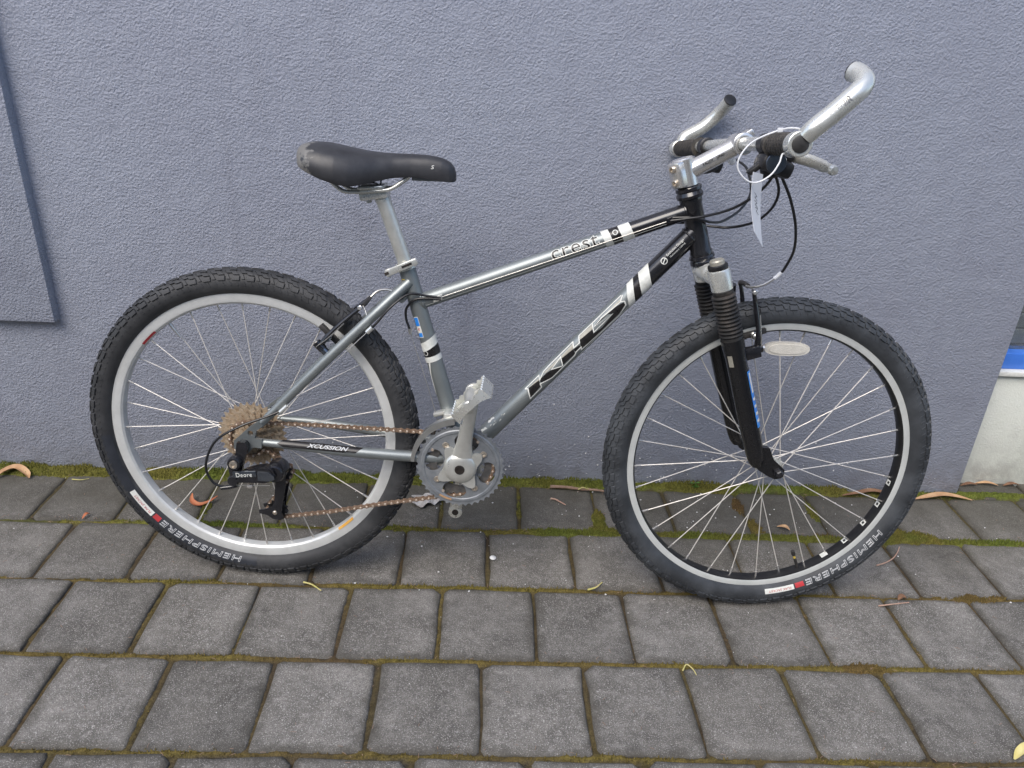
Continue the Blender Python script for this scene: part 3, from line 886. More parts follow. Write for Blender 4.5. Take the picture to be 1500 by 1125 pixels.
# pin line under the top tube, small badges and tube sticker
pr('pin_line', stroke2d([(0.02, -0.010), (0.2, -0.0102), (0.40, -0.010), (0.50, -0.0095)], 0.0009), TT, 0.0, 0.0, 0.0013, M['decal_white'])
bm = fit_text(text2d('Exclusive Design', offset=0.005), 0.040, 0.0052); pr('lettering', bm, DT, DT.L - 0.073, 0.0005, 0.0011, M['decal_white'])
bm = fit_text(text2d('Geometry tubing', offset=0.0), 0.036, 0.0036); pr('lettering', bm, DT, DT.L - 0.071, -0.0045, 0.0011, M['decal_white'])
ring = [(0.0055 * math.cos(a), 0.0055 * math.sin(a)) for a in np.linspace(0, 2 * PI, 15)[:-1]]
pr('badge', stroke2d(ring, 0.0014, True), DT, DT.L - 0.083, 0.0, 0.0011, M['decal_white'])
pr('badge', stroke2d([(-0.005, -0.002), (0.005, 0.002)], 0.0016), DT, DT.L - 0.083, 0.0, 0.0012, M['decal_white'])
pr('badge', stroke2d([(x * 0.8, y * 0.8) for x, y in ring], 0.0012, True), ST, s0 + 0.004, -0.0130, 0.0012, M['decal_white'])
pr('badge', stroke2d([(x * 0.75, y * 0.75) for x, y in ring], 0.0016, True), TT, TT.L - 0.149, 0.0055, 0.0012, M['decal_white'])
pr('badge', stroke2d([(x * 1.25, y * 1.25) for x, y in ring], 0.0016, True), ST, ST.L - 0.032, -0.0150, 0.0006, M['decal_yellow'])
def quad(x0, x1, y0, y1): return poly2d([[(x0, y0), (x1, y0), (x1, y1), (x0, y1)]])
pr('sticker', quad(0, 0.042, -0.005, 0.005), ST, s0 + 0.036, -0.0120, 0.0005, M['decal_white'])
pr('sticker', quad(0, 0.017, -0.0042, 0.0042), ST, s0 + 0.0595, -0.0120, 0.0008, M['decal_blue'])
pr('sticker', quad(0, 0.008, -0.0042, 0.0042), ST, s0 + 0.0375, -0.0120, 0.0008, M['decal_blue'])
bm = fit_text(text2d('AIR', offset=0.01), 0.006, 0.004); pr('lettering', bm, ST, s0 + 0.050, -0.0140, 0.0008, M['decal_red'])
pr('pin_line', stroke2d([(0.0, -0.006), (-0.03, -0.0135), (-0.07, -0.0165)], 0.0035), ST, s0 - 0.012, -0.0045, 0.0006, M['decal_white'])
# scuffed stickers low on the down tube
for (x, y, l) in ((0.055, 0.008, 0.030), (0.092, 0.0125, 0.018)):
    bm = poly2d([[(0, 0), (l * 0.3, -0.003), (l * 0.6, -0.001), (l, -0.003), (l * 0.9, 0.003), (l * 0.75, 0.002), (l * 0.6, 0.005), (l * 0.45, 0.002), (l * 0.2, 0.005)]])
    pr('worn_sticker', bm, DT, x, y, 0.0006, M['decal_white'])
for i in range(9):
    x = 0.085 + random.uniform(0, 0.045); y = random.uniform(-0.004, 0.004); l = random.uniform(0.002, 0.007)
    pr('scratch', poly2d([[(0, 0), (l, 0.001), (l * 0.8, 0.0025), (l * 0.3, 0.0018)]]), DT, x, y, 0.0006, M['decal_white'])
CS = Tube(P(0.018, 0.337, 0.060), P(0.300, 0.3195, 0.050), 0.0108)
pr('dark_section', poly2d([[(0, 0.0005), (0.012, -0.0045), (0.150, -0.0045), (0.165, 0.0095), (0.012, 0.0105)]]), Tube(P(0.10, 0.3335, 0.060), P(0.255, 0.3227, 0.0516), 0.0112), -0.035, 0, 0.0006, M['decal_black'])
bm = fit_text(text2d('XCUSSION', offset=0.02, shear=0.4), 0.080, 0.0074); pr('lettering', bm, Tube(P(0.10, 0.3335, 0.060), P(0.255, 0.3227, 0.0516), 0.0112), 0.022, -0.0010, 0.0011, M['tyre_print'])
SSt = Tube(P(0.075, 0.419, 0.056), P(0.24, 0.5885, 0.040), 0.0096)
bm = fit_text(text2d('COMPETITION TUBING', offset=0.006), 0.066, 0.0046); pr('lettering', bm, SSt, 0.112, 0.001, 0.0007, M['ink'])

# ---------------------------------------------------------------- headset
mb = MB()
mb.lathe([(0.0, 0.019), (0.001, 0.0235), (0.006, 0.0245), (0.010, 0.0225), (0.012, 0.0215), (0.014, 0.0235), (0.019, 0.0235), (0.021, 0.019), (0.021, 0.013)], H_TOP, HD, 30)
mb.build('headset_cup', M['gloss_black'], bike); mb = MB()
mb.lathe([(0.0, 0.019), (-0.001, 0.0225), (-0.006, 0.0235), (-0.009, 0.0215), (-0.011, 0.0225), (-0.016, 0.0232), (-0.018, 0.020), (-0.018, 0.013)], H_BOT, HD, 30)
mb.build('headset_cup', M['gloss_black'], bike)

# ---------------------------------------------------------------- wheels
TR, TS = 0.3055, 0.0245          # centre radius and section radius of the tyre casing
def tyre_pt(th, psi, lift=0.0, rs=TS):
    r = TR + (rs + lift) * math.sin(psi); w = (rs + lift) * math.cos(psi)
    return Vector((r * math.cos(th), -w, r * math.sin(th)))
def ring_mesh(prof, seg, mb, mi=0):
    """closed profile of (r, w) swept round the axle"""
    V, F = [], []
    n = len(prof)
    for k in range(seg):
        a = 2 * PI * k / seg
        for r, w in prof: V.append((r * math.cos(a), -w, r * math.sin(a)))
    for k in range(seg):
        k2 = (k + 1) % seg
        for i in range(n):
            j = (i + 1) % n
            F.append((k * n + i, k * n + j, k2 * n + j, k2 * n + i))
    mb.add(V, F, mi)
    return mb

def make_wheel(front):
    tm = M['tyre_dusty'] if front else M['tyre']
    wh = empty('wheel', bike)
    wh['label'] = 'front wheel with black rim and silver brake track' if front else 'rear wheel with silver rim and rusty sprockets'
    prof = [(0.2835, 0.0105)] + [(TR + TS * math.sin(p), TS * math.cos(p)) for p in np.linspace(rad(-50), rad(230), 27)] + [(0.2835, -0.0105), (0.279, -0.009), (0.279, 0.009)]
    ring_mesh(prof, 144, MB()).build('tyre', tm, wh, 50)
    # tread blocks
    mb = MB()
    NP = 72
    def knob(t0, t1, p0, p1, h, sk=0.0, n=3):
        V = []
        for q in range(n + 1):
            ps = p0 + (p1 - p0) * q / n
            for (tt, lf) in ((t0, -0.0004), (t0 + (t1 - t0) * 0.10, h), (t1 - (t1 - t0) * 0.10, h), (t1, -0.0004)):
                V.append(tyre_pt(tt + sk * q / n, ps, lf))
        F = []
        for q in range(n):
            for i in range(3):
                F.append((q * 4 + i, q * 4 + i + 1, q * 4 + 5 + i, q * 4 + 4 + i))
        F.append((0, 1, 2, 3)); F.append((n * 4 + 3, n * 4 + 2, n * 4 + 1, n * 4))
        mb.add(V, F)
    dp = 2 * PI / NP
    for k in range(NP):
        t = k * dp
        for sd in (1, -1):
            f = (lambda p: p) if sd == 1 else (lambda p: PI - p)
            o = 0 if sd == 1 else dp * 0.5
            knob(t + o, t + o + dp * 0.60, f(rad(17)), f(rad(35)), 0.0026, 0.0)
            knob(t + o + dp * 0.66, t + o + dp * 0.93, f(rad(22)), f(rad(44)), 0.0020, dp * 0.18)
            knob(t + o + dp * 0.06, t + o + dp * 0.50, f(rad(40)), f(rad(58)), 0.0026, dp * 0.30)
            knob(t + o + dp * 0.58, t + o + dp * 0.95, f(rad(48)), f(rad(68)), 0.0025, dp * 0.22)
            knob(t + o + dp * 0.28, t + o + dp * 0.80, f(rad(64)), f(rad(86)), 0.0026, dp * 0.20)
            knob(t + o + dp * 0.10, t + o + dp * 0.24, f(rad(-6)), f(rad(14)), 0.0007, dp * 0.14)
            knob(t + o + dp * 0.60, t + o + dp * 0.74, f(rad(-6)), f(rad(14)), 0.0007, dp * 0.14)
    mb.build('tread', tm, wh, 25)
    # dark moulded band and outline lettering on the sidewall
    def arc(name, a0, a1, p0, p1, lift, mat, n=40):
        V, F = [], []
        for k in range(n + 1):
            a = a0 + (a1 - a0) * k / n
            for q in range(4): V.append(tyre_pt(a, p0 + (p1 - p0) * q / 3, lift))
        for k in range(n):
            for q in range(3): F.append((k * 4 + q, k * 4 + q + 1, k * 4 + q + 5, k * 4 + q + 4))
        return MB().add(V, F).build(name, mat, wh, 60)
    a_h = rad(-29.5) if front else rad(-98.5)          # first letter, then clockwise
    a_e = rad(-66.0) if front else rad(-134.0)
    a_l0, a_l1 = (rad(-71.0), rad(-83.0)) if front else (rad(-138.5), rad(-151.0))
    p_lo, p_hi = rad(-36), rad(-8)
    if not front: arc('dark_band', rad(-92), rad(-176), rad(-44), rad(2), 0.0003, M['tyre_band'])
    L = (a_h - a_e) * 0.297
    bm = outline_text('HEMISPHERE', L, 0.0104, 0.0009, 0.1, 1.12)
    cut2d(bm, [L * q / 40 for q in range(1, 40)], [0.003, 0.006, 0.009])
    map2d(bm, lambda x, y: tyre_pt(a_h - x / 0.297, p_lo + (p_hi - p_lo) * y / 0.0112, 0.0007), 'lettering', M['tyre_print'], wh)
    arc('logo', a_e - rad(0.8), a_l0 + rad(0.6), p_lo, p_hi - rad(4), 0.0006, M['decal_red'], 8)
    arc('label_patch', a_l0, a_l1, p_lo + rad(1), p_hi - rad(2), 0.0006, M['decal_white'], 12)
    bm = fit_text(text2d('FLAK JACKET', offset=0.0), 0.048, 0.0055)
    cut2d(bm, [0.005 * q for q in range(1, 10)], [0.002, 0.004])
    map2d(bm, lambda x, y: tyre_pt(a_l0 - rad(1.2) - x / 0.297, rad(-29) + rad(13) * y / 0.0055, 0.0010), 'lettering', M['decal_red'], wh)
    # rim
    if front:
        prof = [(0.2855, 0.0118), (0.2850, 0.0128), (0.2735, 0.0132), (0.2728, 0.0128), (0.2728, 0.0), (0.2728, -0.0128), (0.2735, -0.0132), (0.2850, -0.0128), (0.2855, -0.0118), (0.279, 0.0)]
        rim = ring_mesh(prof, 144, MB()).build('rim', M['rim_track'], wh, 40)
        prof = [(0.2732, 0.0127), (0.2705, 0.0118), (0.2692, 0.0085), (0.2688, 0.0), (0.2692, -0.0085), (0.2705, -0.0118), (0.2732, -0.0127)]
        ring_mesh(prof, 144, MB()).build('rim_bed', M['black_rim'], wh, 40)
        for i, a in enumerate((-9.5, -20.5, -31.0, -42.5, -53.5)):     # pale logo squares printed on the inner rim
            c = rad(a); mbq = MB()
            def ip(da, w): return Vector((0.2684 * math.cos(c + da), -w, 0.2684 * math.sin(c + da)))
            d = 0.021 if i < 4 else 0.028
            qs = [[(-d, -0.0066), (d, -0.0066), (d, 0.0066), (-d, 0.0066)]]
            hl = [] if i == 4 else [[(-d * 0.45, -0.0030), (d * 0.45, -0.0030), (d * 0.45, 0.0030), (-d * 0.45, 0.0030)]]
            bm = cut2d(poly2d(qs + hl), [d * q / 4 for q in range(-3, 4)], [-0.004, -0.002, 0, 0.002, 0.004])
            map2d(bm, lambda x, y: ip(x, y) * 0.9975, 'rim_logo', M['decal_white'], wh)
    else:
        prof = [(0.2855, 0.0118), (0.2850, 0.0128), (0.2725, 0.0132), (0.2680, 0.0120), (0.2645, 0.0085), (0.2635, 0.0), (0.2645, -0.0085), (0.2680, -0.0120), (0.2725, -0.0132), (0.2850, -0.0128), (0.2855, -0.0118), (0.279, 0.0)]
        ring_mesh(prof, 144, MB()).build('rim', M['rim'], wh, 30)
        def rarc(name, a0, a1, r0, r1, mat):
            V, F = [], []
            for k in range(13):
                a = rad(a0 + (a1 - a0) * k / 12)
                for r, w in ((r0, 0.0096), (r1, 0.0128)): V.append(Vector((r * math.cos(a), -w - 0.0010, r * math.sin(a))))
            for k in range(12): F.append((k * 2, k * 2 + 1, k * 2 + 3, k * 2 + 2))
            MB().add(V, F).build(name, mat, wh)
        rarc('rim_decal', -52.0, -43.0, 0.2648, 0.2695, M['decal_orange'])
        rarc('rim_decal', 131.5, 139.5, 0.2650, 0.2690, M['decal_red'])
    # hub
    mb = MB()
    fn, ff = (0.033, -0.033) if front else (0.016, -0.034)
    fr = 0.0205 if front else 0.0245
    mb.lathe([(ff - 0.016, 0.006), (ff - 0.015, 0.011), (ff - 0.004, 0.013), (ff - 0.002, fr), (ff + 0.002, fr), (ff + 0.004, 0.013), (0.0, 0.0115), (fn - 0.004, 0.013), (fn - 0.002, fr), (fn + 0.002, fr), (fn + 0.004, 0.013), (fn + 0.015, 0.011), (fn + 0.016, 0.006)], (0, 0, 0), W, 28)
    mb.build('hub', M['alloy_dull'] if not front else M['satin'], wh)
    mb = MB().lathe([(-0.072, 0.0048), (0.072, 0.0048)], (0, 0, 0), W, 12)
    if front:
        mb.lathe([(0.058, 0.0), (0.0585, 0.0095), (0.0625, 0.0095), (0.0630, 0.0085), (0.0710, 0.0082), (0.0735, 0.0060), (0.0740, 0.0)], (0, 0, 0), W, 6)
    mb.build('axle', M['gloss_black'], wh)
    # spokes laced three-cross
    sm = None; nm_ = None
    for side in (0, 1):
        fl = fn if side == 0 else ff
        for k in range(16):
            ra = 2 * PI * (k + 0.5 * side) / 16 + (0.07 if front else 0.03)
            s = 1 if k % 2 else -1
            ha = ra + s * rad(62)
            a = Vector(((fr - 0.003) * math.cos(ha), -(fl + (0.0022 if k % 2 else -0.0022)), (fr - 0.003) * math.sin(ha)))
            RE = 0.2695 if front else 0.2645
            b = Vector((RE * math.cos(ra), -(0.0035 if side == 0 else -0.0035), RE * math.sin(ra)))
            if sm is None:
                sp = MB().tube([(0, 0, 0), (0, 0, 1)], 0.00105, 6, True).build('spoke', M['spoke'], wh); sm = sp.data
                npp = MB().tube([(0, 0, -0.013), (0, 0, 0.0)], [0.0019, 0.0021], 8, True).build('nipple', M['chrome'], wh); nm_ = npp.data
            else:
                sp = bpy.data.objects.new('spoke', sm); COL.objects.link(sp); sp.parent = wh
                npp = bpy.data.objects.new('nipple', nm_); COL.objects.link(npp); npp.parent = wh
            d = b - a
            rot = d.to_track_quat('Z', 'Y').to_matrix().to_4x4()
            sp.matrix_local = Matrix.Translation(a) @ rot @ Matrix.Diagonal((1, 1, d.length, 1))
            npp.matrix_local = Matrix.Translation(b) @ rot
    # valve
    va = rad(-66.5) if front else rad(125.5)
    rv = Vector((math.cos(va), 0, math.sin(va)))
    vm = MB(); vm.tube([rv * 0.2690, rv * 0.246, rv * 0.2455], [0.0032, 0.0032, 0.0028], 10, True)
    if front:
        vm.tube([rv * 0.246, rv * 0.2385, ], 0.0026, 10, True, 1)
        vm.tube([rv * 0.2385, rv * 0.2360, rv * 0.2270, rv * 0.2262], [0.0036, 0.0042, 0.0042, 0.003], 10, True, 0)
        vm.build('valve', [M['rubber'], M['decal_yellow']], wh)
    else:
        vm.tube([rv * 0.2455, rv * 0.232], [0.0026, 0.0024], 10, True)
        vm.build('valve', M['alloy'], wh)
    if front:
        # clear oval spoke reflector
        out = [(0.044 * math.copysign(abs(math.cos(a)) ** 0.75, math.cos(a)), 0.0135 * math.copysign(abs(math.sin(a)) ** 0.8, math.sin(a))) for a in np.linspace(0, 2 * PI, 33)[:-1]]
        ra = rad(90.3); c = Vector((0.234 * math.cos(ra), -0.006, 0.234 * math.sin(ra)))
        tx_ = Vector((-math.sin(ra), 0, math.cos(ra))); rx_ = Vector((math.cos(ra), 0, math.sin(ra)))
        mb = MB().plate(out, [], 0.009, c, -tx_, rx_)
        mb.plate([(x * 0.82, y * 0.70) for x, y in out], [], 0.012, c, -tx_, rx_)
        rf = mb.build('reflector', M['reflector'], wh)
    return wh

rear = make_wheel(False); rear.location = P(0, 0.334, 0)
front_w = make_wheel(True)
AX0 = P(0.826, 0.790)
STEER = Matrix.Translation(AX0) @ Matrix.Rotation(rad(4.9), 4, HD) @ Matrix.Translation(-AX0)
front_w.matrix_local = STEER @ Matrix.Translation(P(1.031, 0.334, 0.0))

# ---------------------------------------------------------------- suspension fork (steered with the front wheel)
fork = empty('fork', bike); fork.matrix_local = STEER
def legu(v): return 0.9365 - 0.345 * (v - 0.5)
mb = MB()
mb.lathe([(0, 0.0145), (0.14, 0.0145)], P(0.847, 0.7285), HD, 16); mb.build('steerer', M['alloy'], fork)
crown = MB()
crown.lathe([(-0.030, 0.017), (-0.028, 0.0195), (-0.004, 0.0205), (-0.001, 0.0190)], P(0.8500, 0.7200), HD, 28)
for s in (1, -1):
    top = P(legu(0.722), 0.722, 0.055 * s); bot = P(legu(0.686), 0.686, 0.055 * s)
    ax = (top - bot).normalized()
    crown.lathe([(-0.002, 0.0170), (0.0, 0.0192), (0.034, 0.0198), (0.0375, 0.0185), (0.0375, 0.013)], bot, ax, 28)
    crown.tube(spline([P(0.8505, 0.7125, 0.0), P(0.8555, 0.7100, 0.020 * s), P(0.8600, 0.7060, 0.038 * s), P(legu(0.704), 0.704, 0.052 * s)], 5), [0.0195] * 8 + [0.0180] * 8, 18, True, 0, (0.85, 1.0), HD)
crown.build('crown', M['satin'], fork, 40)
for s in (1, -1):
    top = P(legu(0.7225), 0.7225, 0.055 * s)
    ax = (P(legu(0.8), 0.8) - P(legu(0.5), 0.5)).normalized()
    mb = MB(); mb.lathe([(0.0, 0.0165), (0.001, 0.0178), (0.0065, 0.0178), (0.008, 0.016)], top, ax, 24)
    mb.lathe([(0.007, 0.0135), (0.014, 0.0135), (0.0165, 0.0115), (0.017, 0.0)], top, ax, 20, 1)
    mb.build('fork_cap', [M['plastic'], M['decal_tan']], fork)
    # ribbed boot
    b0, b1 = P(legu(0.687), 0.687, 0.055 * s), P(legu(0.592), 0.592, 0.055 * s)
    L = (b1 - b0).length; d = (b1 - b0).normalized()
    prof = [(0.0, 0.0165), (0.003, 0.0185), (0.008, 0.0185)]
    nr = 11
    for k in range(nr):
        h = 0.010 + (L - 0.020) * k / nr; st = (L - 0.020) / nr
        prof += [(h + st * 0.05, 0.0175), (h + st * 0.32, 0.0212), (h + st * 0.55, 0.0218), (h + st * 0.78, 0.0208), (h + st * 0.95, 0.0176)]
    prof += [(L - 0.009, 0.0195), (L - 0.001, 0.0200), (L, 0.0185)]
    MB().lathe(prof, b0, d, 30).build('boot', M['boot'], fork, 30)
    # lower leg with its forward dropout
    pts = [P(legu(v), v, 0.055 * s) for v in (0.596, 0.580, 0.56, 0.50, 0.44, 0.40, 0.372, 0.356, 0.346)]
    leg = MB().tube(pts, [0.0212, 0.0205, 0.0190, 0.0190, 0.0186, 0.0180, 0.0172, 0.0150, 0.0105], 26)
    out = [(-0.052, 0.052), (-0.024, 0.050), (-0.012, 0.026), (0.004, 0.013), (0.012, 0.006), (0.0135, -0.004), (0.008, -0.0125), (-0.004, -0.0150), (-0.020, -0.008), (-0.040, 0.004), (-0.050, 0.02)]
    leg.plate(out, [], 0.013, P(1.031, 0.334, 0.0535 * s), EU, EV)
    lg = leg.build('leg', M['fork_black'], fork, 40)
    # brake boss
    MB().lathe([(0, 0.0095), (0.024, 0.0085), (0.026, 0.006)], P(0.930, 0.566, 0.040 * s), P(0.93, 0.25).normalized(), 14).build('brake_boss', M['gloss_black'], fork)
# printed blue strip on the street-side leg, leading edge
LG = Tube(P(legu(0.56), 0.56, 0.055), P(legu(0.40), 0.40, 0.055), 0.0191)
def leg_strip(x0, x1, a0, a1, lift, mat, name='decal'):
    V, F = [], []
    up = LG.n1.cross(LG.t)
    fwd = up if up.x > 0 else -up
    for k in range(13):
        x = x0 + (x1 - x0) * k / 12
        for q in range(4):
            a = a0 + (a1 - a0) * q / 3
            V.append(LG.a + LG.t * x + (LG.n1 * math.cos(a) + fwd * math.sin(a)) * (LG.r + lift))
    for k in range(12):
        for q in range(3): F.append((k * 4 + q, k * 4 + q + 1, k * 4 + q + 5, k * 4 + q + 4))
    MB().add(V, F).build(name, mat, fork, 60)
leg_strip(0.026, 0.142, rad(42), rad(98), 0.0006, M['decal_blue'])
leg_strip(0.030, 0.070, rad(50), rad(66), 0.0010, M['decal_white'])
for k in range(4): leg_strip(0.080 + 0.015 * k, 0.086 + 0.015 * k, rad(48), rad(80), 0.0010, M['decal_white'], 'lettering')
leg_strip(-0.012, 0.010, rad(-48), rad(-22), 0.0016, M['decal_tan'], 'worn_sticker')
def vbrake(parent, base, top, wide, wtop, fwd, front):
    """one linear-pull brake: two arms, pads, noodle"""
    br = empty('brake', parent)
    axd = (top - base).normalized()
    for s in (1, -1):
        off = W * (wide * s); offt = W * (wtop * s)
        mb = MB()
        mb.tube(spline([base + off, base + (top - base) * 0.3 + off * 0.98 + fwd * 0.004, base + (top - base) * 0.7 + offt + fwd * 0.003, top + offt], 5), [0.0062] * 5 + [0.0052] * 6 + [0.0045] * 5, 12, True, 0, (0.85, 1.15), fwd)
        mb.lathe([(-0.010, 0.007), (-0.009, 0.0085), (0.009, 0.0085), (0.010, 0.007)], base + off, fwd, 16)
        mb.build('arm', M['gloss_black'], br)
        mb = MB(); mb.lathe([(0.0, 0.0055), (0.004, 0.0055), (0.005, 0.004), (0.005, 0.0)], base + off + fwd * 0.0095, fwd, 8)
        mb.lathe([(0.0, 0.0045), (0.007, 0.0045), (0.008, 0.003), (0.008, 0.0)], top + offt - axd * 0.004, fwd * 0.2 + W * s, 10)
        mb.build('bolt', M['chrome'], br)
        pc = base + axd * 0.022 + W * (0.0185 * s) + fwd * (0.001)
        tang = axd.cross(W).normalized()
        mb = MB(); mb.rbox(pc, fwd, axd, W, (0.026, 0.0052, 0.0055), 0.002)
        mb.build('brake_pad', M['rubber'], br)
        mb = MB(); mb.lathe([(0, 0.0058), (0.006, 0.0058), (0.007, 0.0045), (0.012, 0.0045), (0.013, 0.0068), (0.019, 0.0068), (0.021, 0.004), (0.021, 0)], pc + W * (0.004 * s) , W * s, 14)
        mb.build('pad_bolt', M['dark_chrome'] if not front else M['alloy'], br)
    return br
fb = vbrake(fork, P(0.957, 0.5755), P(0.937, 0.6835), 0.044, 0.036, P(0.947, 0.30).normalized(), True)
fb.parent = bike; fb.matrix_local = STEER
for s in (1, -1):
    MB().rbox(P(0.9470, 0.5690, 0.047 * s), P(0.947, 0.30), P(-0.30, 0.947), W, (0.0160, 0.0115, 0.0075), 0.003).build('spring_housing', M['gloss_black'], fb)
    MB().tube(spline(PL([(0.962, 0.582, 0.051 * s), (0.957, 0.606, 0.053 * s), (0.952, 0.640, 0.047 * s)]), 4), 0.0011, 6).build('spring', M['wire'], fb)
MB().tube(spline(PL([(0.938, 0.585, -0.044), (0.934, 0.625, -0.043), (0.925, 0.660, -0.038), (0.922, 0.680, -0.034)]), 5), 0.0085, 12, True, 0, (0.8, 1.1), EU).build('arm_cover', M['gloss_black'], fb)
c_t = P(0.937, 0.6835)
MB().tube(spline([c_t + W * -0.036, c_t + W * -0.015 + EV * 0.002, c_t + W * 0.006 + EV * 0.001], 5), 0.0045, 10).build('cable_boot', M['rubber'], fb)
MB().tube(spline([c_t + W * 0.006 + EV * 0.001, c_t + W * 0.03 + EV * 0.0], 4), 0.0012, 8).build('brake_wire', M['wire'], fb)
rb = vbrake(bike, P(0.148, 0.534), P(0.2285, 0.6135), 0.040, 0.034, P(-0.70, 0.714).normalized(), False)
c_t = P(0.2285, 0.6135)
for s in (1, -1):
    MB().lathe([(-0.022, 0.0075), (-0.004, 0.0075), (0.0, 0.0065)], P(0.148, 0.534, 0.041 * s), P(-0.70, 0.714), 14).build('brake_boss', M['dark_chrome'], rb)
    MB().tube(spline(PL([(0.143, 0.534, 0.048 * s), (0.170, 0.556, 0.050 * s), (0.196, 0.582, 0.046 * s)]), 4), 0.0009, 6).build('spring', M['wire'], rb)
MB().tube(spline([c_t + W * -0.030, c_t + W * 0.0 + P(0.003, 0.003), c_t + W * 0.030], 5), 0.0042, 10).build('cable_boot', M['rubber'], rb)
MB().tube(spline([c_t + W * 0.030, P(0.237, 0.600, 0.040), P(0.240, 0.582, 0.046)], 5), 0.0010, 8).build('brake_wire', M['wire'], rb)
MB().tube(spline(PL([(0.2285, 0.6135, -0.030), (0.243, 0.627, -0.034), (0.262, 0.632, -0.030), (0.284, 0.630, -0.020), (0.305, 0.630, -0.018)]), 5), 0.0024, 10).build('noodle', M['wire'], rb)

# ---------------------------------------------------------------- saddle and seat post
POST_T, POST_B = P(0.2625, 0.803), P(0.3035, 0.688)
sp = MB(); sp.tube([POST_B, POST_T], 0.0136, 26)
pd = (POST_T - POST_B).normalized()
sp.lathe([(0.0, 0.0142), (0.002, 0.0145), (0.010, 0.0140), (0.013, 0.012), (0.014, 0)], POST_T - pd * 0.002, pd, 24)
post = sp.build('seat_post', M['alloy_dull'], bike)
mb = MB()
mb.rbox(P(0.2470, 0.8130), P(0.985, 0.17), P(-0.17, 0.985), W, (0.0260, 0.0085, 0.0190), 0.005)
mb.rbox(P(0.2440, 0.8265), P(0.985, 0.09), P(-0.09, 0.985), W, (0.0230, 0.0035, 0.0285), 0.003)
mb.lathe([(0, 0.0055), (0.014, 0.0055), (0.015, 0.004), (0.015, 0)], P(0.234, 0.812), P(0.17, -0.985), 6)
mb.build('seat_clamp_head', M['satin'], post)
# quick-release collar
col = MB(); ax = pd
col.lathe([(-0.007, 0.0190), (-0.006, 0.0198), (0.006, 0.0198), (0.007, 0.0190), (0.007, 0.0150), (-0.007, 0.0150)], P(0.3035, 0.687), ax, 28, 0, True)
col.build('seat_collar', M['satin'], bike)
qr = MB(); ld = P(0.905, 0.425).normalized()
qr.rbox(P(0.300, 0.6885, 0.0235), ld, W, ld.cross(W), (0.0310, 0.0035, 0.0065), 0.0025)
qr.rbox(P(0.2755, 0.677, 0.0215), ld, W, ld.cross(W), (0.0060, 0.0060, 0.0070), 0.0025)
q1 = qr.build('quick_release', M['satin'], bike)
MB().rbox(P(0.309, 0.6928, 0.0268), ld, W, ld.cross(W), (0.0100, 0.0008, 0.0022), 0.0006).build('slot', M['hole'], q1)
MB().rbox(P(0.2725, 0.6755, 0.0271), ld, W, ld.cross(W), (0.0042, 0.0010, 0.0026), 0.0006).build('slot', M['hole'], q1)
SD = [(0.1165, 0.884, 0.018, 0.866), (0.1185, 0.889, 0.036, 0.862), (0.125, 0.8945, 0.054, 0.858), (0.140, 0.8990, 0.066, 0.851), (0.165, 0.8990, 0.0715, 0.841), (0.190, 0.8955, 0.0715, 0.8335), (0.213, 0.8915, 0.066, 0.8295),
      (0.236, 0.8880, 0.056, 0.8335), (0.260, 0.8860, 0.043, 0.8400), (0.285, 0.8855, 0.0325, 0.8455), (0.315, 0.8862, 0.0255, 0.8480), (0.345, 0.8855, 0.0225, 0.8465), (0.368, 0.8820, 0.0205, 0.8435), (0.382, 0.8760, 0.0180, 0.8420), (0.389, 0.8680, 0.0140, 0.8425), (0.3925, 0.8580, 0.0080, 0.8440)]
us = [s[0] for s in SD]
_du = np.linspace(us[0], us[-1], 400)
_tab = []
for i in (1, 2, 3):
    y_ = np.interp(_du, us, [s[i] for s in SD]); k_ = np.exp(-np.linspace(-2, 2, 25) ** 2); k_ /= k_.sum()
    sm_ = np.convolve(np.pad(y_, 12, 'edge'), k_, 'valid')
    fade = np.clip(np.minimum(_du - us[0], us[-1] - _du) / 0.012, 0, 1)
    _tab.append(y_ * (1 - fade) + sm_ * fade)
def sd(u): return [float(np.interp(u, _du, t)) for t in _tab]
V, F = [], []
stations = sorted(set(list(np.linspace(0.1165, 0.3925, 46)) + us))
HALF = [(0.0, 0.0), (0.16, 0.005), (0.32, 0.02), (0.48, 0.05), (0.62, 0.10), (0.75, 0.18), (0.86, 0.30), (0.94, 0.46), (0.985, 0.63), (1.0, 0.80), (0.985, 0.93), (0.95, 1.0), (0.88, 0.98), (0.7, 0.85), (0.4, 0.72), (0.0, 0.68)]
ringp = HALF + [(-a, b) for a, b in HALF[-2:0:-1]]
for u in stations:
    t, hw, e = sd(u)
    cen = 0.0015 * math.exp(-((u - 0.19) / 0.05) ** 2)
    for a, b in ringp:
        V.append(P(u, t - (t - e) * b - cen * (1 - abs(a)) * (1 if b < 0.3 else 0), hw * a))
n = len(ringp)
for i in range(len(stations) - 1):
    for k in range(n):
        k2 = (k + 1) % n
        F.append((i * n + k, i * n + k2, (i + 1) * n + k2, (i + 1) * n + k))
F.append(tuple(range(n))); F.append(tuple((len(stations) - 1) * n + k for k in range(n)))
saddle = MB().add(V, F).build('saddle', M['saddle'], bike, 60)
mb = MB()
mb.rbox(P(0.150, 0.849), P(1, -0.2), EV, W, (0.016, 0.008, 0.026), 0.004)
mb.rbox(P(0.345, 0.8450), P(1, 0.02), EV, W, (0.030, 0.0035, 0.012), 0.002)
mb.build('saddle_shell', M['ring'], saddle)
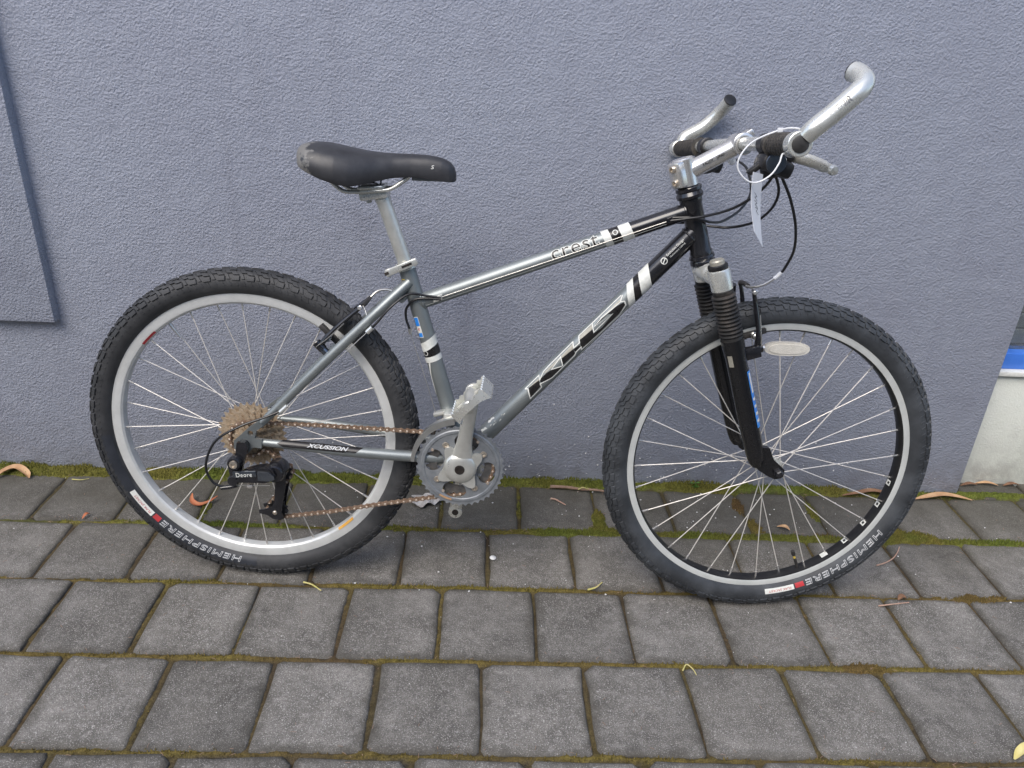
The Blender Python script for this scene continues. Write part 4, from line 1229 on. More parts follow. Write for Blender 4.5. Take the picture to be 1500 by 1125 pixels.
for s in (1, -1):
    MB().tube(spline(PL([(0.158, 0.848, 0.026 * s), (0.176, 0.832, 0.024 * s), (0.194, 0.8185, 0.022 * s), (0.215, 0.8172, 0.022 * s), (0.245, 0.8205, 0.022 * s), (0.277, 0.8250, 0.021 * s), (0.298, 0.838, 0.018 * s), (0.316, 0.8505, 0.014 * s), (0.352, 0.8475, 0.009 * s)]), 6), 0.0036, 12).build('rail', M['satin'], saddle)
MB().tube(spline(PL([(0.225, 0.8265, 0.024), (0.226, 0.832, 0.026), (0.250, 0.836, 0.026), (0.262, 0.832, 0.026), (0.263, 0.848, 0.022)]), 4), 0.0016, 8).build('clip', M['gloss_black'], saddle)
bm = fit_text(text2d('S', offset=0.01, shear=0.2), 0.0055, 0.0065)
map2d(bm, lambda x, y: P(0.3505 + x, 0.8635 + y, 0.0226 - y * 0.15), 'lettering', M['decal_white'], saddle)

# ---------------------------------------------------------------- stem, handlebar, controls
SA = P(0.826, 0.790)
def on_axis(v): return SA + HD * ((v - 0.790) / HD.z)
stem = MB()
stem.lathe([(0.0, 0.0165), (0.001, 0.0190), (0.0470, 0.0190), (0.0490, 0.0170), (0.0490, 0.0)], on_axis(0.8570), HD, 30)
rearw = P(-0.947, -0.32).normalized()
bdir = (rearw + W * 0.75).normalized()
stem.rbox(on_axis(0.8800) + bdir * 0.0165, bdir, HD, bdir.cross(HD), (0.0105, 0.0225, 0.0140), 0.004)
CL = P(0.8835, 0.9320)
st0 = on_axis(0.8790)
stem.tube(spline([st0, st0 + (CL - st0) * 0.2, st0 + (CL - st0) * 0.6, CL - (CL - st0).normalized() * 0.012], 4), [0.0165] * 5 + [0.0158] * 4 + [0.0155] * 4, 24)
barx = (P(0.890, 0.944, 0.287) - P(0.837, 0.9065, -0.333)).normalized()
stem.lathe([(-0.0225, 0.0170), (-0.0215, 0.0185), (0.0215, 0.0185), (0.0225, 0.0170), (0.0225, 0.0120), (-0.0225, 0.0120)], CL, barx, 28, 0, True)
stem_o = stem.build('stem', M['chrome'], bike)
for v in (0.8685, 0.8915):
    c = on_axis(v) + bdir * 0.0268
    mb = MB(); mb.lathe([(0.0, 0.0062), (0.004, 0.0062), (0.005, 0.0052), (0.005, 0.0030), (0.002, 0.0030), (0.002, 0.0)], c, bdir, 16); mb.build('bolt', M['bolt'], stem_o)
SM = Tube(st0, CL, 0.0162)
for body, x, w_, h_ in (('KALLOY', 0.030, 0.020, 0.0045), ('UNO', 0.056, 0.014, 0.0045)):
    bm = fit_text(text2d(body, offset=0.01, shear=0.2), w_, h_); cut2d(bm, (), [0.0015, 0.003]); map2d(bm, SM.wrap(x, -0.004, 0.0005), 'lettering', M['decal_black'], stem_o)
for d_, h_ in ((-0.9, 0.6), (0.5, 1.0)):
    dd = (P(0.7, 0.7) * 1.0).normalized()
    mb = MB(); mb.rbox(CL + P(0.010, 0.0165) + barx * (0.010 * d_), P(0.8, 0.6), P(-0.6, 0.8), barx, (0.009, 0.006, 0.0065), 0.002); mb.build('bolt_boss', M['chrome'], stem_o)

NE, FE = P(0.890, 0.944, 0.287), P(0.837, 0.9065, -0.333)
def barp(w):       # centre line of the bar at lateral offset w
    if w >= 0: t = w / 0.287; e = NE
    else: t = -w / 0.333; e = FE
    k = max(0.0, (t - 0.12) / 0.88)
    straight = CL + barx * (w / abs(barx.y))
    return straight + (e - (CL + barx * ((0.287 if w >= 0 else -0.333) / abs(barx.y)))) * k
bar = MB().tube([barp(w) for w in np.linspace(-0.332, 0.286, 31)], 0.0112, 18)
hb = bar.build('handlebar', M['satin'], bike)
def grip(w0, w1, name='grip'):
    V, F = [], []
    nl, ns = 46, 40
    for i in range(nl + 1):
        w = w0 + (w1 - w0) * i / nl
        c = barp(w); t = (barp(w + 0.004) - barp(w - 0.004)).normalized(); A, B = frame_of(t, EV)
        flange = 0.0028 if (i <= 2) else 0.0
        for k in range(ns):
            a = 2 * PI * k / ns
            pat = 0.0007 * math.copysign(1, math.sin(a * 10) * math.sin(i * 2 * PI / 6 + 0.3)) if 3 < i < nl - 2 else 0
            V.append(c + (A * math.cos(a) + B * math.sin(a)) * (0.0158 + flange + pat))
    for i in range(nl):
        for k in range(ns):
            k2 = (k + 1) % ns; F.append((i * ns + k, i * ns + k2, (i + 1) * ns + k2, (i + 1) * ns + k))
    F.append(tuple(range(ns))); F.append(tuple(nl * ns + k for k in range(ns)))
    return MB().add(V, F).build(name, M['grip'], bike, 30)
grip(0.178, 0.268); grip(-0.196, -0.312)
def bar_end(w, path, cap_dir):
    c = barp(w); t = (barp(w) - barp(w * 0.95)).normalized()
    mb = MB()
    mb.lathe([(-0.011, 0.0158), (-0.010, 0.0172), (0.010, 0.0172), (0.011, 0.0158), (0.011, 0.0118), (-0.011, 0.0118)], c, t, 26, 0, True)
    pts = spline([c + (path[0] - c) * 0.45] + path, 6)
    rs = [0.0125 + 0.0012 * min(1, i / 8) for i in range(len(pts))]
    mb.tube(pts, rs, 22)
    be = mb.build('bar_end', M['satin'], bike)
    e = pts[-1]; d = (pts[-1] - pts[-2]).normalized()
    MB().lathe([(-0.002, 0.0128), (0.001, 0.0136), (0.0025, 0.0130), (0.0032, 0.010), (0.0034, 0.0)], e, d, 22).build('end_plug', M['plastic'], be)
    MB().lathe([(0.0085, 0.0118), (0.0125, 0.0116), (0.0135, 0.0095), (0.0138, 0.0)], c, t, 22).build('bar_plug', M['rubber'], be)
    return be, pts
beN, ptsN = bar_end(0.280, PL([(0.9060, 0.9655, 0.288), (0.9260, 0.9840, 0.288), (0.9480, 1.0060, 0.286), (0.9610, 1.0190, 0.281), (0.9665, 1.0290, 0.272), (0.9645, 1.0375, 0.256), (0.9600, 1.0410, 0.246)]), None)
BE = Tube(P(0.9060, 0.9655, 0.288), P(0.9530, 1.0110, 0.286), 0.0137)
bm = outline_text('AVENIR', 0.036, 0.0085, 0.0007, 0.25); cut2d(bm, (), [0.003, 0.006]); map2d(bm, BE.wrap(0.018, -0.0035, 0.0006), 'lettering', M['ink'], beN)
bar_end(-0.326, PL([(0.8520, 0.9310, -0.333), (0.8840, 0.9510, -0.333), (0.9060, 0.9720, -0.329), (0.9180, 0.9880, -0.319), (0.9245, 1.0020, -0.303), (0.9265, 1.0085, -0.295)]), None)

def controls(s, w):
    """shifter pod with brake lever"""
    lv = empty('brake_lever', bike)
    c = barp(w)
    mb = MB()
    mb.lathe([(-0.011, 0.0150), (-0.010, 0.0165), (0.010, 0.0165), (0.011, 0.0150), (0.011, 0.0115), (-0.011, 0.0115)], c, barx, 22, 0, True)
    mb.rbox(c + P(0.020, -0.013, 0.0), P(0.93, -0.36), P(0.36, 0.93), W, (0.019, 0.0095, 0.021), 0.005)
    mb.build('lever_mount', M['plastic'] if s > 0 else M['plastic'], lv)
    mb = MB()
    mb.rbox(c + P(0.010, -0.031, 0.012 * s), P(0.95, -0.3), P(0.3, 0.95), W, (0.026, 0.0125, 0.024), 0.007)
    mb.lathe([(-0.010, 0.018), (-0.008, 0.021), (0.006, 0.021), (0.009, 0.017), (0.009, 0)], c + P(0.014, -0.038, 0.006 * s), P(0.35, -0.93), 20)
    mb.rbox(c + P(-0.020, -0.036, 0.020 * s), P(0.75, 0.65), P(-0.65, 0.75), W, (0.013, 0.0045, 0.008), 0.003)
    mb.build('shifter', M['plastic'], lv)
    mb = MB(); mb.lathe([(0, 0.016), (0.0015, 0.015), (0.002, 0)], c + P(0.006, -0.026, 0.037 * s), W * s, 18); mb.build('shifter_cap', M['dark_chrome'], lv)
    mb = MB()
    pts = [c + P(0.030, -0.014, -0.004 * s), c + P(0.046, -0.017, 0.014 * s), c + P(0.060, -0.021, 0.036 * s), c + P(0.068, -0.025, 0.058 * s), c + P(0.074, -0.029, 0.084 * s)]
    pp = spline(pts, 5)
    mb.tube(pp, [0.0095] * 4 + [0.0092] * 7 + [0.0088] * 6 + [0.0070] * 2 + [0.0070] * 2, 14, True, 0, (1.0, 0.55), EV)
    mb.lathe([(-0.006, 0.0), (-0.005, 0.006), (0, 0.0078), (0.005, 0.006), (0.006, 0.0)], pp[-1], (pp[-1] - pp[-2]), 14)
    mb.rbox(c + P(0.032, -0.012, 0.0), P(0.9, -0.3), P(0.3, 0.9), W, (0.014, 0.006, 0.011), 0.003)
    mb.build('lever_blade', M['satin'], lv)
    mb = MB(); mb.lathe([(0, 0.0050), (0.014, 0.0042), (0.016, 0.0030)], c + P(0.028, -0.010, -0.018 * s), W * -s + EU * 0.15, 12); mb.build('barrel_adjuster', M['chrome'], lv)
    return lv
controls(1, 0.150)
controls(-1, -0.162)

# ---------------------------------------------------------------- cables
def cable(name, pts, r=0.0024, mat=None, n=8):
    return MB().tube(spline(PL(pts), n), r, 10).build(name, mat or M['cable'], bike)
cable('brake_cable', [(0.903, 0.9150, 0.155), (0.912, 0.893, 0.165), (0.940, 0.857, 0.140), (0.966, 0.812, 0.110), (0.981, 0.768, 0.080), (0.978, 0.733, 0.060), (0.972, 0.7215, 0.057)])
cable('cable_ferrule', [(0.974, 0.7245, 0.058), (0.969, 0.7165, 0.0555), (0.965, 0.7120, 0.054)], 0.0036, M['white_plastic'], 3)
cable('noodle', [(0.966, 0.7130, 0.0545), (0.955, 0.7030, 0.051), (0.945, 0.6960, 0.046), (0.934, 0.6905, 0.036), (0.928, 0.688, 0.018)], 0.0022, M['wire'])
cable('gear_cable', [(0.895, 0.905, 0.160), (0.903, 0.893, 0.150), (0.899, 0.873, 0.130), (0.887, 0.850, 0.100), (0.867, 0.828, 0.065), (0.834, 0.812, 0.040), (0.803, 0.803, 0.025), (0.776, 0.797, 0.0165)])
cable('gear_cable', [(0.915, 0.900, -0.125), (0.930, 0.885, -0.100), (0.935, 0.847, -0.070), (0.913, 0.818, -0.040), (0.877, 0.799, -0.010), (0.850, 0.7985, 0.014), (0.835, 0.8020, 0.0235), (0.809, 0.8055, 0.0245), (0.779, 0.8025, 0.0165)])
cable('brake_cable', [(0.900, 0.905, 0.148), (0.910, 0.893, 0.140), (0.926, 0.865, 0.120), (0.931, 0.834, 0.080), (0.921, 0.805, 0.030), (0.891, 0.788, -0.010), (0.854, 0.787, -0.022), (0.826, 0.790, -0.0255), (0.790, 0.790, -0.018)])
for u, v in ((0.779, 0.7995), (0.366, 0.6325)):
    MB().rbox(P(u, v, 0.0155), TT.t, EV, W, (0.009, 0.0055, 0.0035), 0.0015).build('cable_stop', M['gloss_black'] if u > 0.5 else M['satin'], bike)
cable('bare_wire', [(0.770, 0.7950, 0.0172), (0.57, 0.7145, 0.0172), (0.372, 0.6350, 0.0172)], 0.0007, M['wire'], 3)
cable('rear_brake_cable', [(0.372, 0.6340, 0.0172), (0.345, 0.6365, 0.020), (0.314, 0.6395, 0.027), (0.284, 0.619, 0.043), (0.258, 0.588, 0.051), (0.247, 0.576, 0.0515)])
cable('rear_shift_cable', [(0.372, 0.6305, 0.0172), (0.345, 0.6315, 0.019), (0.322, 0.6270, 0.0195), (0.308, 0.611, 0.020), (0.307, 0.592, 0.020), (0.3125, 0.575, 0.020), (0.3145, 0.5690, 0.020)])
cable('cable_ferrule', [(0.3140, 0.5715, 0.020), (0.3155, 0.5640, 0.020), (0.3160, 0.5610, 0.020)], 0.0036, M['alloy'], 3)
cable('bare_wire', [(0.3160, 0.561, 0.020), (0.352, 0.45, 0.020), (0.380, 0.350, 0.020)], 0.0007, M['wire'], 3)
cable('cable_ferrule', [(0.2500, 0.5790, 0.0515), (0.2440, 0.5730, 0.0515), (0.2400, 0.5690, 0.0515)], 0.0046, M['satin'], 3)
cable('bare_wire', [(0.2400, 0.5690, 0.0515), (0.16, 0.490, 0.0610), (0.0830, 0.4130, 0.0650)], 0.0007, M['wire'], 3)
cable('cable_ferrule', [(0.0880, 0.4185, 0.0640), (0.0790, 0.4095, 0.0650), (0.0740, 0.4050, 0.0655)], 0.0042, M['satin'], 3)
cable('derailleur_cable', [(0.0760, 0.4075, 0.0655), (0.047, 0.396, 0.074), (0.003, 0.380, 0.088), (-0.043, 0.350, 0.095), (-0.066, 0.298, 0.095), (-0.055, 0.262, 0.095), (-0.030, 0.250, 0.090), (-0.012, 0.2525, 0.086)])

# ---------------------------------------------------------------- cassette, cranks, chain
PITCH = 0.0127
def sprocket(mb, c, teeth, w, th, r_in, mi=0, tooth=0.0042):
    r = PITCH * teeth / (2 * PI)
    out = []
    for k in range(teeth):
        a = 2 * PI * k / teeth; d = 2 * PI / teeth
        out += [(math.cos(a + d * f) * (r + e), math.sin(a + d * f) * (r + e)) for f, e in ((0.0, -0.0030), (0.22, -0.0012), (0.40, tooth), (0.56, tooth), (0.78, -0.0012))]
    inn = [(r_in * math.cos(a), r_in * math.sin(a)) for a in np.linspace(0, 2 * PI, 25)[:-1]]
    mb.plate(out, [inn], th, c + W * w, EU, EV, mi)
cas = empty('cassette', bike)
for i, t in enumerate((32, 28, 24, 21, 18, 16, 14, 12, 11)):
    mb = MB(); sprocket(mb, P(0, 0.334), t, 0.0195 + 0.0041 * i, 0.0020, max(0.011, PITCH * t / (2 * PI) - (0.016 if t > 18 else 0.009)))
    mb.build('sprocket', M['cassette'], cas)
MB().lathe([(0.017, 0.018), (0.056, 0.0165), (0.057, 0.012), (0.057, 0.006)], P(0, 0.334), W, 20).build('freehub', M['ring_inner'], cas)
MB().lathe([(0.0125, 0.030), (0.0135, 0.0335), (0.0145, 0.030)], P(0, 0.334), W, 28).build('spoke_guard', M['cassette'], cas)

crank = empty('crankset', bike)
CRD = P(0.130, 0.9915).normalized()            # street-side crank points up
a_cr = math.atan2(CRD.z, CRD.x)
bolts = [a_cr + rad(45 + 90 * k - 4) for k in range(4)]
def ring_plate(teeth, w, th, mat, holes=True):
    r = PITCH * teeth / (2 * PI)
    out = []
    for k in range(teeth):
        a = 2 * PI * k / teeth; d = 2 * PI / teeth
        out += [(math.cos(a + d * f) * (r + e), math.sin(a + d * f) * (r + e)) for f, e in ((0.0, -0.0022), (0.25, -0.0010), (0.42, 0.0020), (0.55, 0.0020), (0.78, -0.0010))]
    inn = [(0.030 * math.cos(a), 0.030 * math.sin(a)) for a in np.linspace(0, 2 * PI, 41)[:-1]]
    wins = []
    for b in bolts:
        m_ = b + PI / 4
        wins.append([((0.0525 + 0.0185 * math.cos(a)) * math.cos(m_ + 0.44 * math.sin(a)), (0.0525 + 0.0185 * math.cos(a)) * math.sin(m_ + 0.44 * math.sin(a))) for a in np.linspace(0, 2 * PI, 33)[:-1]])
    mb = MB(); mb.plate(out, [inn] + wins, th, BB + W * w, EU, EV)
    return mb.build('chainring', mat, crank)
ring_plate(42, 0.0530, 0.0032, M['ring'])
# raised bevel of the outer ring
mb = MB(); pr_ = []
V, F = [], []
for k in range(96):
    a = 2 * PI * k / 96
    for r, w in ((0.0700, 0.0545), (0.0715, 0.0562), (0.0765, 0.0562), (0.0785, 0.0545)):
        V.append(BB + EU * (r * math.cos(a)) + EV * (r * math.sin(a)) + W * w)
for k in range(96):
    k2 = (k + 1) % 96
    for i in range(3): F.append((k * 4 + i, k * 4 + i + 1, k2 * 4 + i + 1, k2 * 4 + i))
MB().add(V, F).build('ring_bevel', M['ring'], crank, 30)
for a0, a1, mt in ((-122, -102, M['leaf_tan']),):
    V, F = [], []
    for k in range(11):
        a = rad(a0 + (a1 - a0) * k / 10)
        for r in (0.0722, 0.0762): V.append(BB + EU * (r * math.cos(a)) + EV * (r * math.sin(a)) + W * 0.0567)
    for k in range(10): F.append((k * 2, k * 2 + 1, k * 2 + 3, k * 2 + 2))
    MB().add(V, F).build('ring_decal', mt, crank)
mb = MB()
r32 = PITCH * 32 / (2 * PI)
sprocket(mb, BB, 32, 0.0445, 0.0022, 0.047); mb.build('chainring', M['ring_inner'], crank)
mb = MB(); sprocket(mb, BB, 22, 0.0365, 0.0022, 0.032); mb.build('chainring', M['alloy_dull'], crank)
for b in bolts:
    c = BB + EU * (0.0535 * math.cos(b)) + EV * (0.0535 * math.sin(b))
    mb = MB(); mb.lathe([(0.046, 0.0055), (0.0550, 0.0055), (0.0560, 0.0068), (0.0572, 0.0062), (0.0572, 0.0030), (0.0560, 0.0028), (0.0560, 0.0)], c, W, 18); mb.build('bolt', M['bolt'], crank)
    c2 = BB + EU * (0.064 * math.cos(b + 0.45)) + EV * (0.064 * math.sin(b + 0.45))
    MB().lathe([(0.054, 0.0030), (0.0560, 0.0028), (0.0563, 0.0)], c2, W, 12).build('rivet', M['chain_pin'], crank)
# four-armed spider, concave between the bolts, and the street-side arm
out = []
for k in range(120):
    a = 2 * PI * k / 120
    near = min(abs((a - b + PI) % (2 * PI) - PI) for b in bolts)
    r = 0.0315 + 0.0185 * math.exp(-(near / 0.32) ** 2)
    out.append((r * math.cos(a), r * math.sin(a)))
sp_ = MB(); sp_.plate(out, [], 0.0070, BB + W * 0.0585, EU, EV)
out2 = [(x * 0.90, y * 0.90) for x, y in out]
sp_.lathe([(0.058, 0.0330), (0.0630, 0.0315), (0.0665, 0.0275), (0.0690, 0.0200), (0.0700, 0.0150), (0.0700, 0.0100), (0.0670, 0.0096), (0.0670, 0.0)], BB, W, 36)
def arm_mesh(mb, s, w0, w1, d):
    pts, rs = [], []
    for t in np.linspace(0.0, 1.0, 14):
        pts.append(BB + d * (0.172 * t) + W * ((w0 + (w1 - w0) * t) * s))
        rs.append(0.0128 - 0.0006 * t + 0.011 * math.exp(-(t / 0.22) ** 2))
    mb.tube(pts, rs, 20, True, 0, (1.10, 0.50), d.cross(W))
    e = pts[-1]
    mb.lathe([(-0.0068, 0.0130), (-0.0055, 0.0150), (0.0055, 0.0150), (0.0068, 0.0130), (0.0068, 0.0068), (-0.0068, 0.0068)], e, W, 24, 0, True)
    return e
eyeN = arm_mesh(sp_, 1, 0.0535, 0.084, CRD)
ca = sp_.build('crank_arm', M['alloy_dull'], crank, 40)
MB().lathe([(0.0665, 0.0096), (0.0712, 0.0094), (0.0712, 0.0060), (0.0690, 0.0060), (0.0690, 0.0)], BB, W, 20).build('crank_bolt', M['hole'], ca)
CR = Tube(BB + W * 0.074 - CRD * 0.001, BB + W * 0.074 + CRD * 0.1, 0.03)
bm = fit_text(text2d('LX 580', offset=0.0), 0.022, 0.0045)
# model mark on the spider, running down its left side
map2d(bm, lambda x, y: BB + W * 0.0640 + P(-0.0225, 0.0175) + P(0.05, -1.0).normalized() * x + P(1.0, 0.05).normalized() * y + W * (0.0045 - 0.15 * abs(x - 0.011)), 'lettering', M['ink'], ca)
far = MB()
eyeF = arm_mesh(far, -1, 0.052, 0.070, (P(-0.105, -0.9945)).normalized())
far.lathe([(-0.070, 0.012), (-0.066, 0.0165), (-0.040, 0.0165)], BB, W, 24)
fa = far.build('crank_arm', M['satin'], crank, 40); MB().lathe([(0.0, 0.0070), (0.0076, 0.0070), (0.0076, 0.0)], eyeF, W, 18).build('pedal_hole', M['hole'], fa); fa['label'] = 'rear-side crank arm without a pedal'
MB().lathe([(-0.060, 0.008), (0.066, 0.008)], BB, W, 14).build('spindle', M['ring_inner'], crank)

# pedal: caged platform turned on its spindle
ped = empty('pedal', bike)
pa = rad(46); pp_ = P(math.cos(pa), math.sin(pa)); qq_ = P(-math.sin(pa), math.cos(pa))
PC = eyeN
mb = MB()
mb.lathe([(-0.004, 0.0070), (0.014, 0.0070), (0.015, 0.0100), (0.020, 0.0145), (0.030, 0.0150), (0.045, 0.0115), (0.066, 0.0110), (0.076, 0.0125), (0.081, 0.0120), (0.083, 0.009), (0.083, 0.0)], PC, W, 20)
mb.build('pedal_body', M['alloy_dull'], ped)
def cage_strip(p_from, p_to, w_from, w_to, bow, n=26, low=None):
    V, F = [], []
    for k in range(n + 1):
        t = k / n
        p = p_from + (p_to - p_from) * t; w = w_from + (w_to - w_from) * t + bow * math.sin(PI * t)
        tooth = 0.0016 if (k % 4) < 2 else -0.0012
        dirv = Vector((p_to - p_from, w_to - w_from)).normalized()
        nx, nw = -dirv.y, dirv.x
        lo = low if low is None else low + 0.009 * (2 * abs(t - 0.5)) ** 3 * -1
        ql = (-0.0120 - tooth) if low is None else lo
        for (q, o) in ((0.0120 + tooth, 0.0011), (ql, 0.0011), (ql, -0.0011), (0.0120 + tooth, -0.0011)):
            V.append(PC + pp_ * (p + nx * o) + W * (w + nw * o) + qq_ * q)
    for k in range(n):
        for i in range(4):
            j = (i + 1) % 4; F.append((k * 4 + i, k * 4 + j, k * 4 + 4 + j, k * 4 + 4 + i))
    F.append((0, 1, 2, 3)); F.append((n * 4 + 3, n * 4 + 2, n * 4 + 1, n * 4))
    mb.add(V, F)
mb = MB()
cage_strip(-0.032, -0.032, 0.016, 0.086, 0.0); cage_strip(0.040, 0.040, 0.016, 0.086, 0.0)
cage_strip(-0.032, 0.040, 0.086, 0.086, 0.009, 26, -0.001); cage_strip(-0.032, 0.040, 0.016, 0.016, -0.002, 26, 0.003)
for wv in (0.030, 0.080): mb.rbox(PC + W * wv + pp_ * 0.004, pp_, qq_, W, (0.036, 0.0045, 0.0018), 0.001)
mb.build('cage', M['satin'], ped, 30)

# front derailleur cage and clamp
fd = MB()
V, F = [], []
nA = 22
for k in range(nA + 1):
    a = rad(176 - 78 * k / nA)
    hgt = 0.0070 + 0.006 * (k / nA)
    for (r, w) in ((0.0905, 0.0588), (0.0905 + hgt, 0.0588), (0.0912 + hgt, 0.0572), (0.0912 + hgt, 0.0440), (0.0905 + hgt, 0.0424), (0.0905, 0.0424), (0.0905, 0.0436), (0.0895 + hgt, 0.0440), (0.0895 + hgt, 0.0572), (0.0905, 0.0576)):
        V.append(BB + EU * (r * math.cos(a)) + EV * (r * math.sin(a)) + W * w)
for k in range(nA):
    for i in range(10):
        j = (i + 1) % 10; F.append((k * 10 + i, k * 10 + j, k * 10 + 10 + j, k * 10 + 10 + i))
F.append(tuple(range(10))); F.append(tuple(nA * 10 + i for i in range(9, -1, -1)))
fdo = fd.add(V, F).build('front_derailleur', M['alloy'], bike, 40)
mb = MB()
stp = ST.a + ST.t * 0.098
mb.lathe([(-0.008, 0.0165), (-0.007, 0.0180), (0.007, 0.0180), (0.008, 0.0165)], stp, ST.t, 24)
mb.rbox(stp + P(0.006, 0.003, 0.028), EU, EV, W, (0.014, 0.0085, 0.016), 0.003)
mb.rbox(stp + P(-0.018, 0.002, 0.018), P(0.9, 0.3), P(-0.3, 0.9), W, (0.012, 0.004, 0.008), 0.002)
mb.build('clamp', M['alloy_dull'], fdo)

# rear derailleur
rd = empty('rear_derailleur', bike)
mb = MB()
mb.lathe([(0.060, 0.0105), (0.078, 0.0110), (0.082, 0.0095), (0.082, 0.0040), (0.079, 0.0036), (0.079, 0.0)], P(0.001, 0.334), W, 22)
mb.plate([(-0.010, 0.010), (0.006, 0.012), (0.011, -0.002), (0.004, -0.020), (0.000, -0.034), (-0.010, -0.070), (-0.024, -0.072), (-0.027, -0.050), (-0.023, -0.030), (-0.014, -0.014)], [], 0.010, P(0.003, 0.334, 0.080), EU, EV)
mb.lathe([(0.074, 0.0120), (0.076, 0.0138), (0.093, 0.0138), (0.0962, 0.0118), (0.0962, 0.0)], P(-0.0118, 0.3035), W, 24)
mb.rbox(P(-0.0165, 0.284, 0.085), P(0.97, 0.1), P(-0.1, 0.97), W, (0.0085, 0.0190, 0.0070), 0.004)
mb.lathe([(0.074, 0.0095), (0.076, 0.0115), (0.092, 0.0115), (0.095, 0.0095), (0.095, 0.0)], P(-0.0170, 0.2655), W, 22)
mb.build('hanger_knuckle', M['gloss_black'], rd, 40)
MB().lathe([(0.0, 0.0082), (0.0030, 0.0078), (0.0035, 0.0042), (0.0015, 0.0038), (0.0015, 0.0)], P(-0.0115, 0.3035, 0.0965), W, 18).build('bolt', M['bolt'], rd)
mb = MB()
out = [(-0.036, -0.015), (-0.032, -0.003), (-0.018, 0.008), (0.004, 0.0145), (0.024, 0.0175), (0.037, 0.010), (0.042, -0.002), (0.037, -0.013), (0.018, -0.0185), (-0.012, -0.0175), (-0.028, -0.0175)]
mb.plate(out, [], 0.015, P(0.0275, 0.286, 0.092), P(0.995, 0.06), P(-0.06, 0.995))
mb.plate([(x * 0.90, y * 0.84) for x, y in out], [], 0.0185, P(0.0275, 0.286, 0.092), P(0.995, 0.06), P(-0.06, 0.995))
body = mb.build('link_body', M['gloss_black'], rd, 40)
mb = MB(); mb.rbox(P(0.0105, 0.2865, 0.1005), P(0.995, 0.10), P(-0.10, 0.995), W, (0.0235, 0.0068, 0.0030), 0.0025); mb.build('name_plate', M['dark_chrome'], rd)
mb = MB(); mb.plate([(-0.014, 0.008), (0.006, 0.0085), (0.017, 0.001), (0.0185, -0.005), (0.010, -0.0105), (-0.014, -0.0100)], [], 0.006, P(0.0500, 0.2855, 0.1005), EU, EV); mb.build('link_cover', M['dark_chrome'], rd, 40)
bm = fit_text(text2d('Deore', offset=0.008, spacing=1.1), 0.0310, 0.0092)
dx, dy = P(0.995, 0.10).normalized(), P(-0.10, 0.995).normalized()
map2d(bm, lambda x, y: P(-0.0050, 0.2805, 0.1040) + dx * x + dy * y, 'lettering', M['decal_white'], rd)
mb = MB()
mb.lathe([(0.052, 0.0175), (0.058, 0.0200), (0.088, 0.0200), (0.094, 0.016), (0.095, 0.0)], P(0.0640, 0.2850), W, 26)
mb.build('pivot_knuckle', M['gloss_black'], rd, 40)
mb = MB()
for wv in (0.0600, 0.0330):
    out = [(0.010, 0.098), (0.026, 0.094), (0.024, 0.060), (0.016, 0.020), (0.013, 0.0), (0.018, -0.012), (0.010, -0.017), (-0.006, -0.015), (-0.016, -0.007), (-0.032, -0.004), (-0.033, 0.003), (-0.018, 0.007), (-0.006, 0.012), (0.000, 0.025), (0.003, 0.060)]
    mb.plate(out, [], 0.0025, P(0.0500, 0.1830, wv), EU, EV)
mb.build('cage', M['gloss_black'], rd, 40)
for (u, v, rr) in ((0.0500, 0.1830, 0.0185), (0.0640, 0.2700, 0.0185)):
    mb = MB(); out = []
    for k in range(11):
        a = 2 * PI * k / 11; d = 2 * PI / 11
        out += [(math.cos(a + d * f) * (rr + e), math.sin(a + d * f) * (rr + e)) for f, e in ((0.0, -0.002), (0.3, 0.0005), (0.42, 0.0035), (0.58, 0.0035), (0.72, 0.0005))]
    mb.plate(out, [], 0.006, P(u, v, 0.0465), EU, EV)
    mb.lathe([(0.0600, 0.0048), (0.0635, 0.0045), (0.0645, 0.003), (0.0645, 0)], P(u, v), W, 12, 1)
    mb.build('jockey_wheel', [M['plastic'], M['bolt']], rd, 30)
mb = MB().tube(spline(PL([(-0.014, 0.2525, 0.086), (0.0, 0.2545, 0.086), (0.012, 0.256, 0.088), (0.052, 0.2565, 0.085)]), 4), 0.0008, 8); mb.build('wire_end', M['wire'], rd)
MB().rbox(P(0.0145, 0.2560, 0.089), EU, EV, W, (0.0055, 0.0040, 0.0040), 0.0015).build('cable_clamp', M['chrome'], rd)
MB().tube(PL([(-0.042, 0.2485, 0.092), (-0.028, 0.2500, 0.0895), (-0.012, 0.2525, 0.086)]), [0.0040, 0.0046, 0.0036], 12).build('barrel_adjuster', M['gloss_black'], rd)

# chain: rollers and plates at true pitch round the middle ring, the sprocket and both jockey wheels
def arc_pts(c, r, a0, a1, n): return [(c[0] + r * math.cos(rad(a0 + (a1 - a0) * k / n)), c[1] + r * math.sin(rad(a0 + (a1 - a0) * k / n))) for k in range(n + 1)]
bbc = (BB.x, BB.z); rs18 = PITCH * 18 / (2 * PI)
loop = []
loop += arc_pts(bbc, r32, 93, -82, 24)
loop += [(0.26, 0.207), (0.16, 0.183)]
loop += arc_pts((0.0500, 0.1830), 0.0205, -75, -195, 10)
loop += arc_pts((0.0640, 0.2700), 0.0205, -30, 25, 6)[0:]
loop += arc_pts((0.0, 0.334), rs18, -30, -268, 22)
loop += [(0.14, 0.3725)]
cp = [Vector((a, b)) for a, b in loop]
